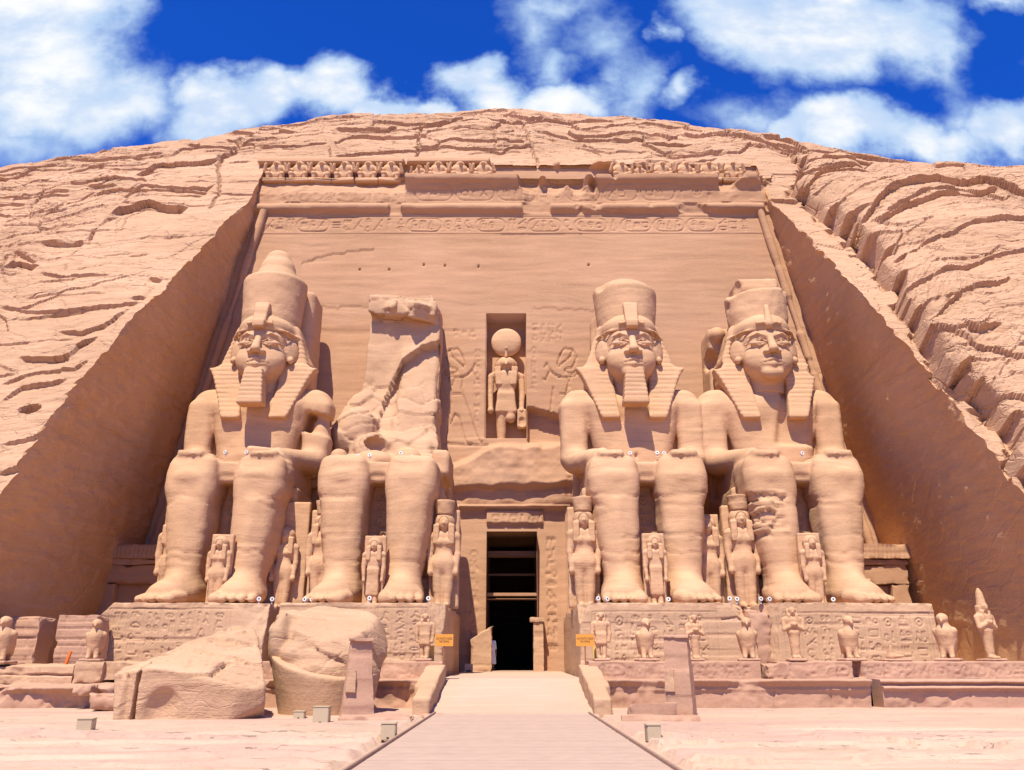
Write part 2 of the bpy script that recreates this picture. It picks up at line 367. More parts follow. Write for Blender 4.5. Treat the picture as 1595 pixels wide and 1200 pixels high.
# ------------------------------------------------------------------ materials
def stone(name, base=(.47, .285, .18), var=.8, light=1.25, bump=.35, beds=1.0, rough=.92, tint=None, fine=9., pale=.35, cracks=0.):
    m = bpy.data.materials.new(name); m.use_nodes = True; n = NT(m.node_tree); b = n.n['Principled BSDF']
    b.inputs['Roughness'].default_value = rough; b.inputs['Specular IOR Level'].default_value = .15
    g = n.node('ShaderNodeNewGeometry').outputs['Position']
    big = n.noise(n.mapping(g, (.16, .16, .22)), 1, 4)
    warp = n.noise(n.mapping(g, (.12, .12, .3), (5, 2, 1)), 1, 3)
    sp = n.node('ShaderNodeSeparateXYZ'); n.l.new(g, sp.inputs[0])
    zz = n.math('ADD', sp.outputs[2], n.math('MULTIPLY', warp, 2.2))
    bedv = n.comb(n.math('MULTIPLY', sp.outputs[0], .09), n.math('MULTIPLY', sp.outputs[1], .09), n.math('MULTIPLY', zz, 2.6))
    bed = n.noise(bedv, 1, 6, .65)
    grain = n.noise(g, fine, 5, .65)
    mott = n.noise(n.mapping(g, (1, 1, 1.6), (9, 3, 3)), .9, 5, .6)
    dark = tuple(c * var * t for c, t in zip(base, (1, .97, .93))); lite = tuple(min(.8, c * light * t) for c, t in zip(base, (1, 1.01, 1.04)))
    c = n.mix(n.ramp(big, .32, .68), dark, base)
    c = n.mix(n.math('MULTIPLY', n.ramp(bed, .5, .72), .55 * beds), c, lite)
    c = n.mix(n.math('MULTIPLY', n.ramp(bed, .46, .30), .5 * beds), c, tuple(q * .62 for q in base))
    c = n.mix(n.math('MULTIPLY', n.ramp(mott, .55, .75), pale), c, lite)
    c = n.mix(n.math('MULTIPLY', n.ramp(mott, .42, .25), .35), c, dark)
    c = n.mix(n.math('MULTIPLY', n.ramp(grain, .35, .7), .22), c, lite)
    c = n.mix(n.math('MULTIPLY', n.ramp(grain, .38, .2), .25), c, dark)
    if tint:
        dn = n.noise(n.mapping(g, (.9, 4.5, 1), (4, 1, 0)), 1.3, 5, .65); dg = n.ramp(n.noise(n.mapping(g, (.18, .4, 1), (8, 5, 0)), 1, 3), .45, .6)
        dash = n.math('MULTIPLY', n.ramp(dn, .60, .66), dg)
        tn = n.noise(n.mapping(g, tint[2] if len(tint) > 2 else (.2, .35, .5), (2, 7, 1)), 1, 5, .6)
        c = n.mix(n.ramp(tn, *tint[1]), c, tint[0]); c = n.mix(n.math('MULTIPLY', dash, .55), c, (.20, .12, .09))
    n.l.new(c, b.inputs['Base Color'])
    hgt = n.math('ADD', n.math('MULTIPLY', bed, .7 * beds), n.math('ADD', n.math('MULTIPLY', grain, .4), n.math('MULTIPLY', mott, .3)))
    if tint: hgt = n.math('SUBTRACT', hgt, n.math('MULTIPLY', dash, 1.2))
    if cracks:
        wv = n.node('ShaderNodeVectorMath', operation='ADD'); nz = n.node('ShaderNodeTexNoise'); nz.inputs['Scale'].default_value = .55; nz.inputs['Detail'].default_value = 4; n.l.new(g, nz.inputs['Vector'])
        n.l.new(g, wv.inputs[0]); sc_ = n.node('ShaderNodeVectorMath', operation='SCALE'); n.l.new(nz.outputs['Color'], sc_.inputs[0]); sc_.inputs['Scale'].default_value = 1.6; n.l.new(sc_.outputs[0], wv.inputs[1])
        for sc3, am in (((.20, .30, .62), 1.0), ((.55, .8, 2.2), .6)):
            vo = n.node('ShaderNodeTexVoronoi', feature='DISTANCE_TO_EDGE'); n.l.new(n.mapping(wv.outputs[0], sc3), vo.inputs['Vector']); vo.inputs['Scale'].default_value = 1
            gate = n.ramp(n.noise(n.mapping(g, (.3, .3, .5), (sc3[0] * 9, 1, 2)), 1, 3), .46, .58)
            hgt = n.math('SUBTRACT', hgt, n.math('MULTIPLY', n.math('MULTIPLY', n.ramp(vo.outputs[0], .035, .0), gate), cracks * am))
        fl = n.noise(n.comb(n.math('MULTIPLY', sp.outputs[0], .35), n.math('MULTIPLY', sp.outputs[1], .35), n.math('MULTIPLY', zz, 7.)), 1, 5, .7)
        hgt = n.math('ADD', hgt, n.math('MULTIPLY', fl, 1.1 * min(1, cracks * 1.5)))
    bp = n.node('ShaderNodeBump'); bp.inputs['Strength'].default_value = bump; bp.inputs['Distance'].default_value = .12; n.l.new(hgt, bp.inputs['Height']); n.l.new(bp.outputs[0], b.inputs['Normal'])
    return m
def plain(name, col, rough=.6, metal=0., noise=.15, scale=14.):
    m = bpy.data.materials.new(name); m.use_nodes = True; n = NT(m.node_tree); b = n.n['Principled BSDF']
    b.inputs['Roughness'].default_value = rough; b.inputs['Metallic'].default_value = metal
    g = n.node('ShaderNodeTexCoord').outputs['Object']; q = n.noise(g, scale, 4)
    n.l.new(n.mix(q, tuple(c * (1 - noise) for c in col), tuple(min(1, c * (1 + noise)) for c in col)), b.inputs['Base Color'])
    return m
M = dict(
    rock=stone('cliff_sandstone', (.50, .302, .175), .86, 1.2, .6, cracks=1.5),
    wall=stone('dressed_sandstone', (.465, .268, .148), .88, 1.16, .32, .9),
    statue=stone('statue_sandstone', (.55, .332, .180), .87, 1.17, .36, 1.1, cracks=.08),
    block=stone('block_sandstone', (.52, .325, .188), .86, 1.2, .4, .8),
    pink=stone('pink_sandstone', (.48, .282, .178), .85, 1.2, .3, .5),
    boulder=stone('boulder_sandstone', (.50, .31, .18), .84, 1.22, .6, .8, cracks=.2),
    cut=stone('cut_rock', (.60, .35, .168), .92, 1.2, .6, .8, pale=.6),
    ground=stone('bedrock', (.52, .362, .245), .84, 1.18, .6, .4, .95, ((.46, .295, .21), (.45, .62), (.10, .5, .5)), 7.),
    sand=stone('sand', (.48, .34, .235), .93, 1.08, .2, .1, .95, None, 14.),
    smooth=plain('smooth_plaster', (.36, .215, .14), .85, 0, .08, 3.),
)
# ------------------------------------------------------------------ the cliff with the cut recess
ZTOP = 34.3
def w_of(z): return np.interp(z, [-3, 5, 30.2, 60], [21.8, 20.9, 17.0, 17.0])
def yf_of(z): return 46 + (np.asarray(z) - 6) * .083
PZ = np.array([-4, 0, 8, 18, 25, 30, 34.3, 39, 43, 47, 52]); PY = np.array([28.5, 29.6, 32.4, 38.2, 43.2, 47.0, 49.4, 52.8, 56.2, 60.0, 65.4])
def yp_of(z): return np.interp(z, PZ, PY)
def zc_of(x): 
    a = np.abs(x); return np.where(x < 0, np.interp(a, [0, 8, 15, 22, 28, 35, 45, 70, 120], [50.2, 49.4, 47.2, 43.4, 39.4, 36.0, 31, 24, 17]), np.interp(a, [0, 6, 12, 20, 28, 35, 45, 70, 120], [50.2, 49.8, 46.6, 41.2, 37.0, 33.8, 29, 22, 16]))
def cliffhit(px, py):
    r = ray(px, py); t = np.linspace(24, 80, 900)
    z = EYE + r[2] * t; y = r[1] * t; h = y > yp_of(z); k = np.argmax(h) if h.any() else np.argmin(yp_of(z) - y + .001 * t); return r[0] * t[k], z[k]

LEDGES = [ # pixel polylines, overhang depth (m), fade below (m)
 ([(150, 360), (172, 340), (192, 332), (235, 322), (262, 328), (296, 330)], .85, .8), ([(65, 382), (105, 384), (140, 380), (152, 362), (170, 345), (192, 336)], .4, .8),
 ([(60, 338), (110, 320), (165, 310), (250, 306), (330, 308)], .3, .6), ([(190, 318), (230, 302), (275, 305), (325, 305), (345, 290)], .3, .5),
 ([(135, 297), (190, 297)], .35, .5), ([(210, 285), (255, 262), (300, 258), (338, 252), (345, 240), (372, 232)], .55, 1.2), ([(205, 250), (262, 242)], .3, .6), ([(290, 225), (345, 228), (375, 236)], .35, .5),
 ([(400, 232), (450, 232), (515, 228)], .3, .4), ([(360, 195), (410, 208), (465, 208)], .5, .5), ([(430, 190), (490, 188), (560, 192)], .35, .5), ([(350, 215), (372, 225), (440, 222)], .3, .5),
 ([(60, 425), (130, 438), (180, 436)], .25, .5), ([(0, 480), (80, 490), (150, 487), (205, 480), (225, 476)], .3, .6), ([(205, 472), (232, 470)], .3, .4), ([(232, 440), (256, 442)], .4, .4),
 ([(30, 565), (75, 568), (112, 565), (125, 545), (160, 530)], .5, .8), ([(90, 520), (130, 525), (165, 515), (210, 482)], .35, .8), ([(0, 605), (60, 590), (120, 585), (150, 570)], .25, .6),
 ([(0, 640), (40, 612), (115, 600), (130, 575)], .35, .8), ([(105, 625), (130, 622), (165, 625)], .6, .7), ([(0, 700), (60, 690), (95, 675)], .3, .6), ([(60, 715), (95, 690), (130, 690)], .4, .6), ([(0, 745), (30, 735), (60, 718)], .3, .6),
 ([(0, 420), (30, 408), (62, 412)], .6, 1.2), ([(20, 395), (60, 408)], .4, .7), ([(0, 350), (60, 352), (120, 356)], .2, .6), ([(100, 275), (160, 262), (240, 262)], .2, .5), ([(40, 250), (110, 238), (190, 225)], .3, .5),
 ([(520, 206), (600, 210), (652, 198), (700, 190)], .45, .6), ([(630, 200), (700, 190), (760, 185), (810, 192), (850, 185)], .5, .6), ([(790, 182), (825, 190), (850, 186), (910, 182), (960, 186)], .5, .6),
 ([(520, 245), (600, 238), (650, 232), (700, 222), (760, 226), (822, 222)], .35, .5), ([(640, 228), (700, 230), (780, 240), (800, 232), (830, 230)], .35, .4), ([(700, 207), (740, 203), (775, 204)], .35, .4),
 ([(830, 205), (900, 212), (985, 205), (1050, 215)], .4, .6), ([(980, 225), (1050, 245), (1130, 238)], .3, .6), ([(880, 230), (950, 240), (1010, 238)], .25, .5), ([(1000, 250), (1060, 258), (1120, 245)], .3, .5),
 ([(900, 200), (980, 190), (1060, 195), (1100, 205)], .35, .5), ([(1060, 208), (1120, 210), (1180, 222), (1250, 240)], .5, .7), ([(1180, 215), (1230, 222), (1270, 250)], .7, 1.3), ([(1100, 205), (1150, 212)], .3, .4),
 ([(1300, 235), (1380, 240), (1420, 252)], .6, .9), ([(1310, 225), (1400, 232), (1440, 240)], .35, .5), ([(1240, 262), (1300, 265), (1360, 262)], .5, .6), ([(1200, 228), (1260, 235)], .5, .6),
 ([(1160, 296), (1180, 302), (1200, 308)], .9, .5), ([(1195, 310), (1250, 314)], .4, .4), ([(1120, 285), (1165, 290)], .4, .5), ([(840, 285), (880, 278), (960, 268)], .3, .4),
 ([(1245, 318), (1275, 290), (1310, 282), (1350, 296)], .7, .5), ([(1250, 298), (1300, 280), (1330, 275)], .5, .5), ([(1330, 382), (1370, 350), (1440, 330), (1520, 332), (1595, 350)], 1.0, .9), ([(1355, 390), (1400, 362), (1450, 352), (1540, 345)], .8, .7),
 ([(1365, 378), (1420, 350), (1480, 340), (1560, 360)], .5, .4), ([(1380, 440), (1430, 420), (1500, 395), (1595, 385)], .5, .8), ([(1400, 430), (1460, 405), (1530, 402)], .3, .4), ([(1480, 380), (1540, 372), (1595, 378)], .4, .5),
 ([(1395, 480), (1450, 470), (1520, 440), (1595, 430)], .5, .7), ([(1440, 532), (1480, 500), (1520, 492), (1560, 480)], .6, 1.3), ([(1510, 470), (1560, 455), (1595, 470)], .4, .6), ([(1410, 455), (1470, 440), (1540, 420), (1595, 415)], .35, .4),
 ([(1470, 550), (1500, 562), (1540, 555)], .7, 1.0), ([(1450, 545), (1500, 580), (1560, 600), (1595, 610)], .5, .9), ([(1500, 640), (1540, 640), (1595, 660)], .5, .8), ([(1540, 610), (1595, 640)], .4, .6),
 ([(1240, 342), (1280, 362)], .25, .4), ([(1330, 425), (1370, 470), (1400, 525)], .3, .4), ([(1390, 540), (1430, 555)], .35, .4), ([(1430, 640), (1480, 650), (1520, 645)], .3, .5), ([(1290, 400), (1320, 410)], .25, .4),
 ([(1350, 320), (1410, 300), (1440, 300)], .4, .6), ([(1400, 285), (1460, 290), (1530, 310), (1595, 330)], .35, .6), ([(1440, 268), (1520, 290), (1595, 292)], .3, .6),
]
CRACKS = [([(655, 203), (651, 240), (648, 262)], .10, .5), ([(815, 190), (822, 215), (832, 240), (838, 262)], .09, .4), ([(340, 262), (345, 245), (372, 228), (375, 215)], .14, .6), ([(515, 235), (520, 262)], .06, .25),
          ([(770, 205), (772, 236)], .06, .25), ([(330, 330), (345, 300), (340, 262)], .07, .3), ([(880, 295), (840, 270)], .06, .3), ([(620, 300), (655, 262)], .06, .25), ([(150, 362), (142, 380)], .08, .4), ([(245, 290), (205, 310)], .06, .25),
          ([(1330, 470), (1390, 560), (1430, 610), (1470, 650)], .06, .3), ([(1230, 345), (1300, 420), (1345, 490)], .05, .2), ([(1480, 640), (1530, 720), (1590, 830)], .07, .3), ([(1350, 262), (1340, 285)], .05, .2)]
OUTCROP = [cliffhit(*p) for p in [(1190, 205), (1238, 255), (1246, 310), (1275, 335), (1335, 388), (1362, 415), (1395, 455), (1418, 500), (1440, 545), (1480, 590), (1515, 625), (1540, 650), (1570, 700), (1620, 790), (1700, 930)]]
def pl_dist(pts, x, z):
    """distance and signed side (positive right of / above the polyline's direction)"""
    D = np.full(x.shape, 1e3); sgn = np.ones(x.shape)
    for a, b in zip(pts[:-1], pts[1:]):
        bx, bz = b[0] - a[0], b[1] - a[1]; t = np.clip(((x - a[0]) * bx + (z - a[1]) * bz) / (bx * bx + bz * bz), 0, 1)
        d = np.hypot(x - a[0] - t * bx, z - a[1] - t * bz); c = d < D
        sgn = np.where(c, np.sign(bx * (z - a[1]) - bz * (x - a[0])), sgn); D = np.minimum(D, d)
    return D, sgn
random.seed(5)
AUTO = []
for k in range(260):
    x = random.uniform(-44, 44); z = random.uniform(4, 46)
    if abs(x) < w_of(z) + .3 and z < 34.8 or (x > 20 and random.random() < .8): continue
    L = random.uniform(.8, 6.); n = 5; sl = (-.12 if x > 0 else .1) + random.uniform(-.1, .1) + (.35 * math.sin(z * .3) if x > 22 else 0)
    q = z; pts = []
    for i in range(n + 1):
        pts.append((x + (i / n - .5) * L, q)); q += sl * L / n + random.uniform(-.07, .07)
    AUTO.append((pts, random.uniform(.05, .2), random.uniform(.3, 1.1)))
LED = [([cliffhit(*p) for p in pts], d * (.85 if pts[0][0] < 1200 else .7), f * (1.2 if pts[0][0] < 1200 else 1.9)) for pts, d, f in LEDGES if pts[0][0] < 1200 or d >= .5] + AUTO
CRK = [([cliffhit(*p) for p in pts], w, d) for pts, w, d in CRACKS]

def cliff_offset(x, z):
    """how far the rock stands out (m) over the dressed slope"""
    p = np.stack([x, np.zeros_like(x), z], -1).astype(np.float32)
    wz = w_of(z); e = np.abs(x) - wz                              # distance outside the recess edge
    out = np.zeros_like(x)
    rough = sst(e, 3.5, 11.) * .75 + .25                            # dressed near the recess, rough beyond
    top = sst(z, 34.5, 38.); rough = np.maximum(rough, np.where(np.abs(x) < 20, top * .9, rough))
    od, os_ = pl_dist(OUTCROP, x, z); side = np.where(os_ > 0, od, -od) * np.where(x > 10, 1, 0) * sst(38.5 - z, 0, 3)
    sv, _ = cells((x + .3 * z) / 2.2, z / .8, 71); side = np.where(x > 10, side + .45 * sv + .5 * vn(p * .45, 72), 0)
    inn = sst(side, -.05, .10)
    bulge = inn * (1.0 * (1 - np.exp(-np.maximum(side, 0) / 1.4)) + 1.0 + .8 * fbm(p * .28, 2, 41))
    bulge = bulge * sst(45 - z, 8, 14) * sst(z, 3, 8) 
    out = out + bulge - .35 * np.exp(-((side + .12) / .22) ** 2) * (np.abs(side) > 1e-6) * sst(36 - z, 0, 2)
    rough = np.maximum(rough, inn * .85)
    out = out + rough * .7 * fbm(p * .16, 3, 3) + .05 * fbm(p * .6, 4, 4)
    wx = x + .8 * vn(p * .5, 21); wz2 = z + .8 * vn(p * .35, 22) + inn * 2.2 * np.exp(-np.maximum(side, 0) / 2.6) + np.where(x > 22, (x - 22) * .05, 0) - np.where(x < 0, x * .06, 0)
    v1, b1 = cells(wx / 6.0, wz2 / 1.9, 31); v2, b2 = cells(wx / 2.8, wz2 / .6, 35); v3, _ = cells(wx / 1.1, wz2 / .22, 38)
    out = out + rough * (.26 * v1 * (1 - .4 * inn) + .08 * v2 * (1 - .5 * inn) + .03 * v3) - rough * .07 * (1 - sst(b1, 0, .06)) - rough * .03 * (1 - sst(b2, 0, .07))
    for h, am, sd in ((.55, .085, 81), (.21, .04, 83)):              # bedding: each bed swells upward and breaks off
        tt = wz2 / h + .5 * vn(p * np.array([.35, 1, .5], np.float32), sd); gate = sst(vn(p * np.array([.22, 1, .5], np.float32) + sd, sd + 1), -.25, .35)
        out = out + np.maximum(rough, inn) * am * gate * (tt - np.floor(tt) - .5)
    q = p.copy(); q[..., 2] *= 5.; q[..., 0] *= .8
    out = out + (.035 + .05 * rough) * fbm(q, 4, 51)
    return out
def apply_ledges(x, z, out):
    fx = x.ravel(); fz = z.ravel(); o = out.ravel().copy(); order = None
    for pts, dep, fade in LED:
        xs = np.array([p[0] for p in pts]); zs = np.array([p[1] for p in pts])
        if xs[-1] < xs[0]: xs = xs[::-1]; zs = zs[::-1]
        if xs[-1] - xs[0] < .2: continue
        m = np.nonzero((fx > xs[0]) & (fx < xs[-1]) & (fz > zs.min() - 3 * fade) & (fz < zs.max() + 2.))[0]
        if not len(m): continue
        xx = fx[m]; jit = .09 * vn(np.stack([xx * .9, np.full_like(xx, dep * 90), np.zeros_like(xx)], -1), 61) + .02 * vn(np.stack([xx * 4, np.full_like(xx, dep * 50), np.zeros_like(xx)], -1), 62)
        t0 = np.interp(xx, xs, zs) - fz[m]; t = t0 + jit
        L = xs[-1] - xs[0]; env = sst(np.minimum(xx - xs[0], xs[-1] - xx), 0, min(.5, L * .3))
        below = -dep * .6 * np.exp(-np.maximum(t0, 0) / fade); above = dep * .22 * np.exp(np.minimum(t0, 0) / (fade * 2.6)) + .05 * vn(np.stack([xx * 1.4, fz[m] * 2.2, np.full_like(xx, dep * 9)], -1), 63)
        o[m] += env * np.where(t > 0, below, above)
    for pts, w, dep in CRK:
        xs = [p[0] for p in pts]; zs = [p[1] for p in pts]
        m = np.nonzero((fx > min(xs) - .6) & (fx < max(xs) + .6) & (fz > min(zs) - .6) & (fz < max(zs) + .6))[0]
        if not len(m): continue
        d, s_ = pl_dist(pts, fx[m] + .08 * vn(np.stack([fz[m] * 3, fx[m] * 0, fx[m] * 0], -1), 77), fz[m])
        o[m] += (-.6 * dep * (1 - sst(d, w * .3, w * 1.6)) + .03 * np.where(s_ > 0, 1, -1) * np.exp(-d / .5) * (d < .6)) * sst(zc_of(fx[m]) - fz[m], 1.5, 3.5)
    hx, hz = cliffhit(52, 645); d = np.hypot((fx - hx) / .45, (fz - hz) / .22); o -= 1.4 * (1 - sst(d, .6, 1.1)) * (d < 2)
    return o.reshape(x.shape)

# rows: arc length along the central profile
rows_z = np.concatenate([np.arange(-3.5, 3, .5), np.arange(3, ZTOP - .04, .07), ZTOP + np.arange(0, 17.0, .07)])
def patch(xg, zg):
    """cliff surface for world x and profile height z (before crest rounding)"""
    off = apply_ledges(xg, zg, cliff_offset(xg, zg))
    y0 = yp_of(zg); zc = zc_of(xg); k = 1.6
    zz = -(np.logaddexp(-zg / k, -zc / k) * k)                        # soft minimum with the crest height
    dz = np.gradient(y0, axis=0) / np.maximum(np.gradient(zg, axis=0), 1e-6)
    nl = np.sqrt(1 + dz * dz); ny, nz = -1 / nl, np.clip(dz / nl, .1, .8)
    crest = sst(zg - zc, -2, 5)
    ny = ny * (1 - .8 * crest); nz = nz * (1 - crest) + .9 * crest
    return np.stack([xg, y0 + ny * off, zz + nz * off * (1 - .3 * crest)], -1)
cols_in = np.concatenate([np.linspace(0, 20, 270), 20 * 1.03 ** np.arange(1, 60)])
mb = MB(); reveal = []
for sgn in (-1, 1):
    zg = np.repeat(rows_z[:, None], len(cols_in), 1); e = cols_in[None, :]
    edge = w_of(zg) - np.where(zg < 30, .22 * np.abs(vn(np.stack([zg * .9, zg * 0, zg * 0 + sgn], -1), 88)) + .1 * vn(np.stack([zg * 3.2, zg * 0, zg * 0 + sgn], -1), 89), 0) * np.exp(-e / .6)
    xg = sgn * (edge + e)
    G = patch(xg, zg); mb.grid(G, flip=(sgn < 0))
    if sgn < 0: GL = G
    else: GR = G
    # the side wall of the recess, from this edge back to the facade
    nr = np.searchsorted(rows_z, ZTOP + .3); front = G[:nr, 0]; zr = rows_z[:nr]; ns = 150
    s = np.linspace(0, 1, ns)[None, :]
    yb = np.where(zr > 29.5, 51.0, yf_of(zr) + 1.2)[:, None]
    Y = front[:, 1][:, None] * (1 - s) + yb * s; Z = front[:, 2][:, None] * (1 - s) + zr[:, None] * s
    X = sgn * w_of(Z)
    pt = np.stack([X * 0, Y, Z], -1)
    q = pt.copy(); q[..., 2] *= 2.2
    d = .22 * fbm(pt * .35, 3, 91 + sgn) + .10 * fbm(q * 1.3, 4, 93) 
    v, bb = cells((Y + .4 * vn(pt * .7, 5)) / 2.4, (Z + .3 * (Y - 40) + .5 * vn(pt * .5, 6)) / .9, 97 + sgn)
    flk = sst(vn(pt * .22, 99 + sgn) + (.25 if sgn > 0 else -.25), -.1, .5)
    d = d * (.55 if sgn > 0 else .8) + flk * (.02 * v - .02 * (1 - sst(bb, 0, .12)))
    h, hb = cells(Y / 3.1, Z / 2.6, 120 + sgn); 
    d = d * sst(s, 0, .04) * sst(1 - s, 0, .03)
    X = X - sgn * d * 1.0
    X[:, 0] = front[:, 0]
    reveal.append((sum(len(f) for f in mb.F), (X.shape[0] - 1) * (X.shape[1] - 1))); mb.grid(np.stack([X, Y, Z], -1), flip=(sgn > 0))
xs = np.linspace(-1, 1, 420); i0 = np.searchsorted(rows_z, ZTOP - .01)
zg = np.repeat(rows_z[i0:, None], len(xs), 1); wz = w_of(zg)
xg = xs[None, :] * wz
# (edges of the top patch follow the side patches' first columns)
G = patch(xg, zg); G[:, 0] = GL[i0:, 0]; G[:, -1] = GR[i0:, 0]
mb.grid(G)
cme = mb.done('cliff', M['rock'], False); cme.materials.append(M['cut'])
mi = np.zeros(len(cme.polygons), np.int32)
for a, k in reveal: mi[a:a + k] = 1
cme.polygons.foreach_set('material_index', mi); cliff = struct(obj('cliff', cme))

# ------------------------------------------------------------------ the temple facade
temple = thing('temple_facade', 'rock cut temple front of dressed sandstone with tall dark doorway, niche and cornice', 'temple', (0, 46, 1))
def local(o, root): o.parent = root; o.matrix_parent_inverse = root.matrix_world.inverted(); return o
bpy.context.view_layer.update()
def child(name, me, root):
    o = obj(name, me); o.parent = root; o.location = -Vector(root.location); return o

NX0, NX1, NZ0, NZ1 = -1.60, .88, 14.0, 22.25        # niche
DX0, DX1, DZ1 = -1.40, 1.38, 8.39                   # doorway
def lines(a, b, step, extra=()):
    l = np.arange(a, b, step)
    for e in extra: l = l[(l < e - .035) | (l > e + .035)]; l = np.concatenate([l, [e - .012, e + .012]])
    return np.sort(l)
xs = lines(-21.9, 21.9, .062, (NX0, NX1, DX0, DX1, -2.98, 2.98))
prof = [(.4, 45.5), (29.75, 47.95), (29.8, 47.85), (29.95, 47.68), (30.12, 47.62), (30.3, 47.68), (30.45, 47.85), (30.5, 47.95), (31.0, 47.95), (31.5, 47.88), (31.85, 47.7), (32.1, 47.5), (32.2, 47.45), (32.45, 47.45), (32.5, 47.55), (32.55, 48.3), (32.6, 49.35), (34.22, 49.55), (34.28, 48.75), (34.7, 48.85), (34.76, 49.7)]
zs = np.concatenate([lines(.4, 9.9, .095, (DZ1,)), lines(9.9, 13.3, .08, ()), lines(13.3, 28.0, .09, (NZ0, NZ1)), np.arange(28.0, 29.74, .045)])
pz = [29.75, 29.8, 29.87, 29.95, 30.03, 30.12, 30.21, 30.3, 30.38, 30.45, 30.5] + list(np.arange(30.55, 32.1, .06)) + [32.1, 32.2, 32.3, 32.4, 32.45, 32.5, 32.52, 32.54, 32.56, 32.58, 32.6] + list(np.arange(32.68, 34.2, .1)) + [34.22, 34.25, 34.28, 34.4, 34.55, 34.7, 34.76]
zs = np.concatenate([zs, pz])
ybase = np.where(zs < 29.75, yf_of(zs), np.interp(zs, [p[0] for p in prof], [p[1] for p in prof]))
X, Z = np.meshgrid(xs, zs); Y = np.repeat(ybase[:, None], len(xs), 1).astype(float)
cv = Carve(xs, zs); rng = random.Random(11)
def fz(px, py): p = P(px, py, 46.9); return p[0], p[2]
def fxz(px, py):
    r = ray(px, py); t = 46.5 / r[1]
    for _ in range(4): t = yf_of(EYE + r[2] * t) / r[1]
    return r[0] * t, EYE + r[2] * t
band(cv, rng, -16.3, 16.2, 28.35, 29.35, .045, .055, .3)
for z in (28.15, 28.05, 29.5): cv.line([(-16.5, z), (16.5, z)], .03, .05)
band(cv, rng, -15.5, -7.5, 30.6, 31.5, .05, .04, .6); band(cv, rng, -6.5, 14, 30.7, 31.9, .045, .045, .5)
def king(pts_list, w=.045, d=.11):
    for pts in pts_list: cv.line([fxz(*p) for p in pts], w, d)
K = [[(697, 566), (694, 556), (700, 545), (712, 543), (718, 550), (724, 568), (720, 572)], [(697, 566), (702, 573), (712, 575), (712, 580), (700, 582), (692, 576), (690, 580), (697, 586), (715, 588), (728, 584), (735, 576), (742, 592), (746, 590)],
     [(715, 588), (722, 588), (735, 580), (740, 566), (744, 572)], [(697, 586), (704, 604), (704, 618), (698, 660), (694, 688), (700, 692)], [(704, 604), (708, 590)], [(722, 588), (719, 605), (720, 614), (730, 642), (742, 678), (748, 690), (752, 688)], [(702, 660), (709, 645), (715, 650), (722, 680), (726, 690), (735, 692)], [(692, 692), (760, 694)],
     [(700, 545), (704, 556), (716, 566), (722, 570)], [(704, 614), (720, 613)]]
king(K); king([[(1592 - a + 0, b) for a, b in pts] for pts in K if max(q[1] for q in pts) < 650])
king([[(890, 585), (884, 604), (876, 640)], [(862, 604), (858, 640)]])
for cx0, cx1, z0, z1 in ((-3.7, -1.9, 20.6, 21.9 - .9), (1.2, 3.4, 20.2, 21.4)): columns(cv, rng, cx0, cx1, z0, z1 + .2, .5, .03, .06, False)
columns(cv, rng, -2.35, -1.75, 15.0, 19.8, .5, .03, .06, False); columns(cv, rng, 1.1, 1.6, 17.0, 20.0, .5, .03, .06, False)
columns(cv, rng, 2.9, 4.2, 10.3, 13.4, .6, .03, .05, False); columns(cv, rng, 1.75, 2.6, 1.9, 8.2, .8, .04, .085, False); columns(cv, rng, -2.45, -1.7, 2.6, 7.6, .7, .035, .06, False)
for k in range(6): glyph(cv, rng, -1.1 + .5 * k, 8.95, .42, .5, .035, .07)
for k in range(26): glyph(cv, rng, -20.5 + rng.random() * 3, 8 + k * .2, .3, .3, .03, .03)
p3 = np.stack([X, X * 0, Z], -1).astype(np.float32)
q = p3.copy(); q[..., 2] *= 4.; q[..., 0] *= .45
er = .026 * fbm(q * .9, 4, 201) + .05 * fbm(p3 * .25, 3, 202)
bedm = vn(np.stack([X * .08, X * 0, Z * 1.7 + .4 * vn(p3 * .2, 203)], -1), 204); er = er - .035 * sst(bedm, .45, .7) * sst(vn(p3 * np.array([.18, 1, .5], np.float32), 205), -.1, .4)
# facade cracks
for pts, dep in (([(470, 408), (520, 395), (575, 390), (582, 388)], .07), ([(300, 455), (500, 478), (680, 480)], .05), ([(830, 480), (1000, 485)], .04), ([(395, 370), (395, 371)], 0)):
    pp = [fxz(*a) for a in pts]; xx = np.array([a[0] for a in pp]); z0 = np.array([a[1] for a in pp])
    if xx[-1] - xx[0] < .3: continue
    t = np.interp(X, xx, z0) + .1 * vn(np.stack([X * 3, X * 0, X * 0], -1), 206) - Z
    er = er + np.where((X > xx[0]) & (X < xx[-1]), np.where(t > 0, -dep * np.exp(-np.maximum(t, 0) / .35), dep * .2 * np.exp(np.minimum(t, 0) / .5)), 0)
for (hx, hy) in ((660, 413), (693, 414), (917, 413), (606, 420), (745, 415), (560, 420)):
    a, b = fxz(hx, hy); d = np.hypot(X - a, Z - b); er = er - .3 * (1 - sst(d, .04, .09))
brk = sst(-np.abs(X + .1) + 17, 0, .1)
